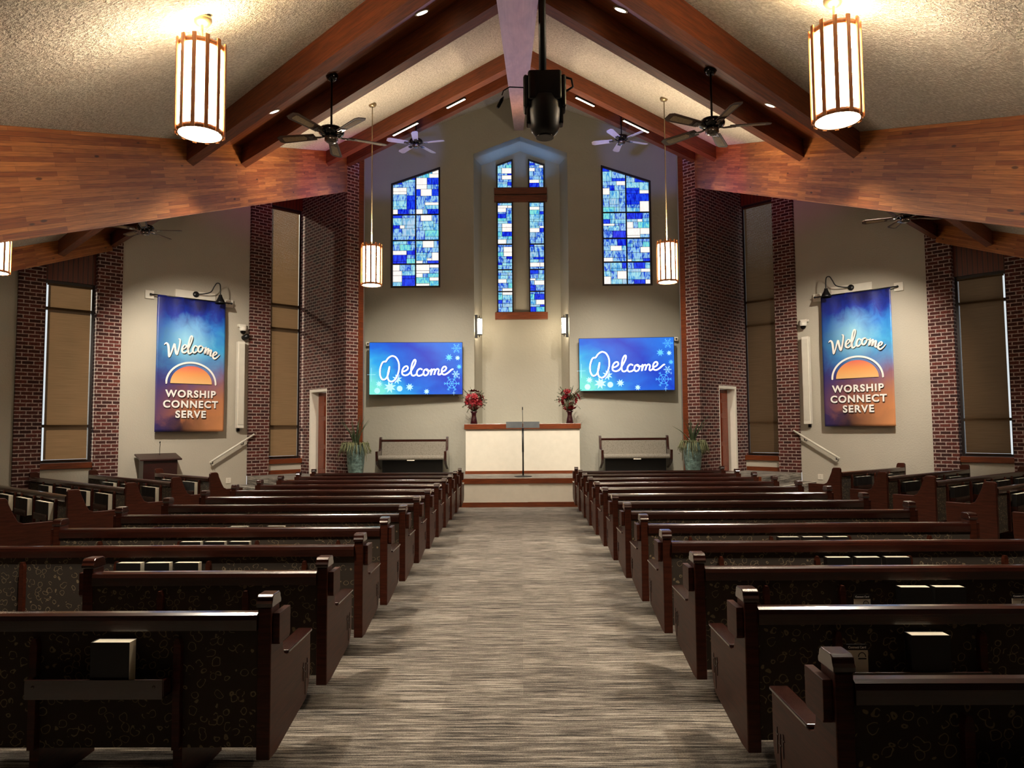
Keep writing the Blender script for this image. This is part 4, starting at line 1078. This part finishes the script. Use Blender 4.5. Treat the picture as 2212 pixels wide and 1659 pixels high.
# ------------------------------------------------------------------ furniture and small things
def wall_pt(s, w, off):    # point at distance w along the long wall, off metres into the room
    rz = R(-45 * s); lx = s * w
    return (X(s, 5.65) + lx * math.cos(rz) + off * math.sin(rz), 18.3 + lx * math.sin(rz) - off * math.cos(rz), 0)
HS = .623
def bench(x, label, s):
    t = empty('chancel_bench', (x - .86, 17.22, HS), 0); t.rotation_euler = (0, 0, R(180)); t.location = (x + .86, 17.95, HS)
    tag(t, label, 'bench', 'upholstered platform benches'); L = 1.72
    # bench faces the congregation: local +y toward the room
    for x0 in (0, L - .06):
        P = [(0, .12), (.10, .10), (.50, .24), (.58, .33), (.60, .56), (.22, .57), (.17, .62), (.13, .86), (.10, .90), (0, .90)]
        MB().prism(P, x0, x0 + .06, 'x').build('end_panel', M['pewdark'], t, bevel=.008)
    MB().prism([(.0, .78), (.07, .78), (.07, .84), (0, .84)], .06, L - .06, 'x').build('top_rail', M['pewdark'], t, bevel=.006)
    MB().prism([(.03, .44), (.14, .42), (.10, .78), (.03, .78)], .062, L - .062, 'x').build('backrest', M['benchfab'], t, bevel=.012)
    MB().prism([(.10, .33), (.58, .35), (.60, .40), (.57, .46), (.10, .44)], .062, L - .062, 'x').build('seat_cushion', M['benchfab'], t, bevel=.02)
    MB().box(.12, L - .12, .30, .34, 0, .34).build('base_panel', M['black'], t)
    MB().box(L/2 - .09, L/2 + .09, .605, .612, .33, .355).build('name_plate', M['white'], t)
bench(-2.67, 'grey upholstered wooden bench on the platform below the left screen', -1)
bench(2.78, 'grey upholstered wooden bench on the platform below the right screen', 1)

def planter(x, y, label, seed):
    rnd = random.Random(seed)
    t = empty('tall_planter', (x, y, HS)); tag(t, label, 'planter', 'tall planters on the platform')
    prof = [(.17, 0), (.19, .03), (.235, .25), (.25, .45), (.245, .62), (.225, .72), (.215, .74), (.19, .74), (.19, .66)]
    mb = MB(); n = 26; rows = 20
    # hammered scale pattern as real dents
    pr = [(0.17, 0)]
    V = []; Fc = []
    for j in range(rows * 3 + 1):
        z = .74 * j / (rows * 3); r = .14 + .055 * math.sin(min(1, z / .5) * math.pi / 2) - (.035 * max(0, (z - .5) / .24) ** 1.5 if z > .5 else 0)
        for k in range(n * 3):
            a = 2 * math.pi * k / (n * 3)
            row = int(j / 3); ph = (row % 2) * .5
            u = (k / 3 + ph) % 1.0 * 2 - 1; v = (j % 3) / 3 * 2 - 1
            d = .012 * max(0, 1 - (u * u + v * v) * .8)
            V.append(((r + d) * math.cos(a), (r + d) * math.sin(a), z))
    m = n * 3
    for j in range(rows * 3):
        for k in range(m): k2 = (k + 1) % m; Fc.append((j*m+k, j*m+k2, (j+1)*m+k2, (j+1)*m+k))
    mb.add(V, Fc, 0, True); mb.lathe([(.16, .74), (.14, .74), (.13, .66), (.01, .66)], n=24, cap=False)
    mb.build('vase', M['vase'], t)
    g = MB()
    for k in range(16):
        a = rnd.uniform(0, 6.28); L = rnd.uniform(.45, .78); lean = rnd.uniform(.05, .42)
        pts = [Vector((.05 * math.cos(a), .05 * math.sin(a), .68)) + Vector((math.cos(a) * lean * q * q * 1.0, math.sin(a) * lean * q * q, L * q * (1 - .18 * q * lean))) for q in (0, .25, .5, .75, 1)]
        g.tube(pts, [.014, .014, .011, .007, .001], 4)
    g.build('spiky_leaves', M['leaf'], t)
    d = MB()
    for k in range(70):
        a = rnd.uniform(0, 6.28); r0 = rnd.uniform(.08, .20); L = rnd.uniform(.10, .30) * (1 if k % 4 else 1.7)
        p0 = Vector((r0 * math.cos(a), r0 * math.sin(a), .72)); out = rnd.uniform(.08, .2)
        pts = [p0, p0 + Vector((math.cos(a) * out * .7, math.sin(a) * out * .7, .07)), p0 + Vector((math.cos(a) * out * 1.1, math.sin(a) * out * 1.1, -.05 - L * .3)), p0 + Vector((math.cos(a) * out * 1.2, math.sin(a) * out * 1.2, -L * .8))]
        d.tube(pts, [.008, .010, .008, .003], 4)
        for q in range(4):
            c = pts[1 + q % 3] + Vector((rnd.uniform(-.02, .02), rnd.uniform(-.02, .02), rnd.uniform(-.03, .03))); e = rnd.uniform(.012, .024)
            dn = Vector((rnd.uniform(-1, 1), rnd.uniform(-1, 1), rnd.uniform(-1, 1))).normalized() * e; up = Vector((0, 0, 1)).cross(dn).normalized() * e * .5
            d.add([c - dn, c + up, c + dn, c - up], [(0, 1, 2, 3)])
    d.build('trailing_foliage', M['paleleaf'], t)
planter(-3.83, 16.6, 'tall teal planter with spiky and trailing leaves beside the left brick corner', 3)
planter(3.93, 16.6, 'tall teal planter with spiky and trailing leaves beside the right brick corner', 4)

def flowers(x, label, seed):
    rnd = random.Random(seed); t = empty('flower_vase', (x, 17.62, 1.83)); tag(t, label, 'flower arrangement', 'red flower arrangements')
    MB().lathe([(.085, 0), (.09, .01), (.075, .10), (.055, .20), (.06, .26), (.095, .31), (.085, .305)], n=20, cap=True).build('vase', M['redvase'], t)
    st_ = MB(); lf = MB(); c = Vector((0, 0, .58))
    pos = []
    for k in range(34):
        v = Vector((rnd.gauss(0, 1), rnd.gauss(0, .8), rnd.gauss(.1, .9))).normalized(); p = c + Vector((v.x * .25, v.y * .19, v.z * .25)) * rnd.uniform(.6, 1); pos.append(p)
        st_.tube([(0, 0, .22), tuple(Vector((0, 0, .3)).lerp(p, .6)), tuple(p)], .004, 4)
    for k in range(34):
        v = Vector((rnd.uniform(-1, 1), rnd.uniform(-.7, .7), rnd.uniform(-.6, 1))).normalized(); e = rnd.uniform(.26, .42); p = c + Vector((v.x * e, v.y * e * .7, v.z * e))
        st_.tube([tuple(c), tuple(c.lerp(p, .6) + Vector((0, 0, .02))), tuple(p)], .003, 4)
        for q in range(7):
            cc = c.lerp(p, .55 + .07 * q); dn = Vector((rnd.uniform(-1, 1), rnd.uniform(-1, 1), rnd.uniform(-1, 1))).normalized() * rnd.uniform(.015, .03); up = Vector((0, .3, 1)).cross(dn).normalized() * .012
            lf.add([cc - dn, cc + up, cc + dn, cc - up], [(0, 1, 2, 3)])
    st_.build('stems', M['leaf'], t); lf.build('leaves', M['leaf'], t)
    for i, p in enumerate(pos[:27]):
        f = MB(); nrm = (p - c).normalized(); a_ = nrm.orthogonal().normalized(); b_ = nrm.cross(a_)
        for ring, (rr, ln, cnt) in enumerate(((.095, .3, 7), (.06, .7, 6))):
            for k in range(cnt):
                an = 2 * math.pi * k / cnt + ring * .4; dr = a_ * math.cos(an) + b_ * math.sin(an); sd = nrm.cross(dr)
                tip = dr * rr + nrm * rr * ln; mid = dr * rr * .55 + nrm * rr * ln * .35
                f.add([(0, 0, 0), mid + sd * rr * .32, tip, mid - sd * rr * .32], [(0, 1, 2, 3)])
        f.build('blossom', M['red'], t, loc=tuple(p))
flowers(-1.16, 'red flower arrangement in a dark vase at the left end of the baptistry cap', 1)
flowers(1.19, 'red flower arrangement in a dark vase at the right end of the baptistry cap', 2)

# music stand with microphone on the platform
t = empty('music_stand', (.035, 16.4, HS)); tag(t, 'black round-base stand with wide grey tray and upright microphone at centre platform', 'music stand')
MB().lathe([(.20, 0), (.205, .008), (.19, .02), (.03, .035)], n=28).build('base', M['black'], t)
MB().lathe([(.018, .03), (.018, .55), (.022, .56), (.022, 1.10)], n=12).build('pole', M['black'], t)
tr = MB().box(-.38, -.01, -.01, .0, -.07, .075).box(.01, .38, -.01, 0, -.07, .075).box(-.38, .38, -.05, -.01, -.075, -.065).build('tray', M['greymetal'], t, loc=(0, -.02, 1.17)); tr.rotation_euler = (R(-12), 0, 0)
MB().tube([(0, .03, 1.06), (0, .03, 1.32), (-.003, .0, 1.52)], .006, 8).build('gooseneck', M['black'], t)
MB().lathe([(.006, 0), (.012, .01), (.012, .06), (.006, .075)], n=12).build('microphone', M['black'], t, loc=(-.003, 0, 1.51))

# lectern by the left banner
px_, py_, _ = wall_pt(-1, 3.52, .27)
t = empty('lectern', (px_, py_, 0), R(45)); tag(t, 'dark wooden lectern with gooseneck microphone in front of the left banner wall', 'lectern')
MB().box(-.38, .38, -.17, .17, 0, .06).build('plinth', M['podium'], t)
MB().prism([(-.15, .06), (.15, .06), (.15, 1.18), (-.15, 1.08)], -.35, .35, 'x').build('body', M['podium'], t, bevel=.006)
MB().prism([(-.20, 1.075), (.20, 1.19), (.20, 1.225), (-.20, 1.11)], -.43, .43, 'x').build('top', M['podium'], t, bevel=.006)
MB().tube([tuple(p) for p in smooth_path([(.05, .08, 1.17), (.05, .08, 1.33), (.03, .0, 1.42), (.0, -.06, 1.46)], 5)], .006, 8).build('gooseneck', M['black'], t)
MB().lathe([(.004, 0), (.012, .01), (.012, .04), (.004, .05)], n=10).build('microphone', M['black'], t, loc=(-.005, -.07, 1.455)).rotation_euler = (R(50), 0, 0)

for s in (-1, 1):
    rz = R(-45 * s); sd = side_n[s]
    # column speaker
    t = empty('column_speaker', wall_pt(s, 1.66, .001), rz); tag(t, 'tall slim white column speaker mounted beside the %s banner' % sd, 'speaker', 'column speakers')
    MB().box(-.085, .085, -.17, -.05, 1.77, 3.84).build('cabinet', M['white'], t, bevel=.008)
    MB().box(-.07, .07, -.178, -.17, 1.85, 3.78).build('grille', M['offwhite'], t)
    MB().box(-.03, .03, -.05, -.001, 1.69, 1.83).box(-.03, .03, -.05, -.001, 3.6, 3.7).build('bracket', M['darkmetal'], t)
    t = empty('dome_camera', wall_pt(s, 1.62, .001), rz); tag(t, 'small white dome security camera above the %s column speaker' % sd, 'camera', 'dome cameras')
    MB().box(-.09, .09, -.10, 0, 4.20, 4.27).build('mount', M['white'], t, bevel=.01)
    MB().lathe([(.085, 4.20), (.085, 4.12), (.075, 4.10)], 0, -.13, n=20).build('collar', M['white'], t)
    MB().lathe([(.065, 4.10), (.06, 4.06), (.035, 4.03), (.001, 4.02)], 0, -.13, n=20, cap=False).build('dome', M['blackgloss'], t)
    if s < 0:
        t = empty('small_spotlight', wall_pt(s, 1.56, .001), rz); tag(t, 'small black spotlight between the dome camera and left column speaker', 'spotlight')
        MB().box(-.02, .02, -.10, 0, 3.92, 3.96).build('bracket', M['black'], t)
        MB().lathe([(.05, -.09), (.06, -.08), (.06, .07), (.03, .09)], n=14).build('housing', M['black'], t, loc=(0, -.15, 3.96)).rotation_euler = (R(70), 0, R(30))
    # handrail sloping down the wall
    a = Vector(wall_pt(s, 1.30, .13)); b = Vector(wall_pt(s, 2.36, .13)); c = Vector(wall_pt(s, 1.3, .0))
    t = empty('handrail', (0, 0, 0)); tag(t, 'white wooden handrail sloping down the %s wall beside the platform steps' % sd, 'handrail', 'wall handrails')
    MB().tube([(a.x, a.y, 1.62), (b.x, b.y, .98)], .024, 12).build('rail', M['white'], t)
    for f in (.25, .93):
        q = a.lerp(b, f); zq = 1.62 + (.98 - 1.62) * f; w_ = Vector(wall_pt(s, 1.30 + 1.06 * f, .0))
        MB().tube([(q.x, q.y, zq - .015), (q.x, q.y, zq - .07), (w_.x, w_.y, zq - .08)], .01, 8).build('rail_bracket', M['darkmetal'], t)
    t = empty('wall_outlet', wall_pt(s, 1.86, .001), rz); tag(t, 'cream outlet plate low on the %s wall under the column speaker' % sd, 'outlet', 'wall outlets')
    MB().box(-.06, .06, -.012, 0, .47, .60).build('cover_plate', M['white'], t, bevel=.003)
    MB().box(-.02, .02, -.016, -.012, .50, .53).box(-.02, .02, -.016, -.012, .54, .57).build('socket', M['offwhite'], t)
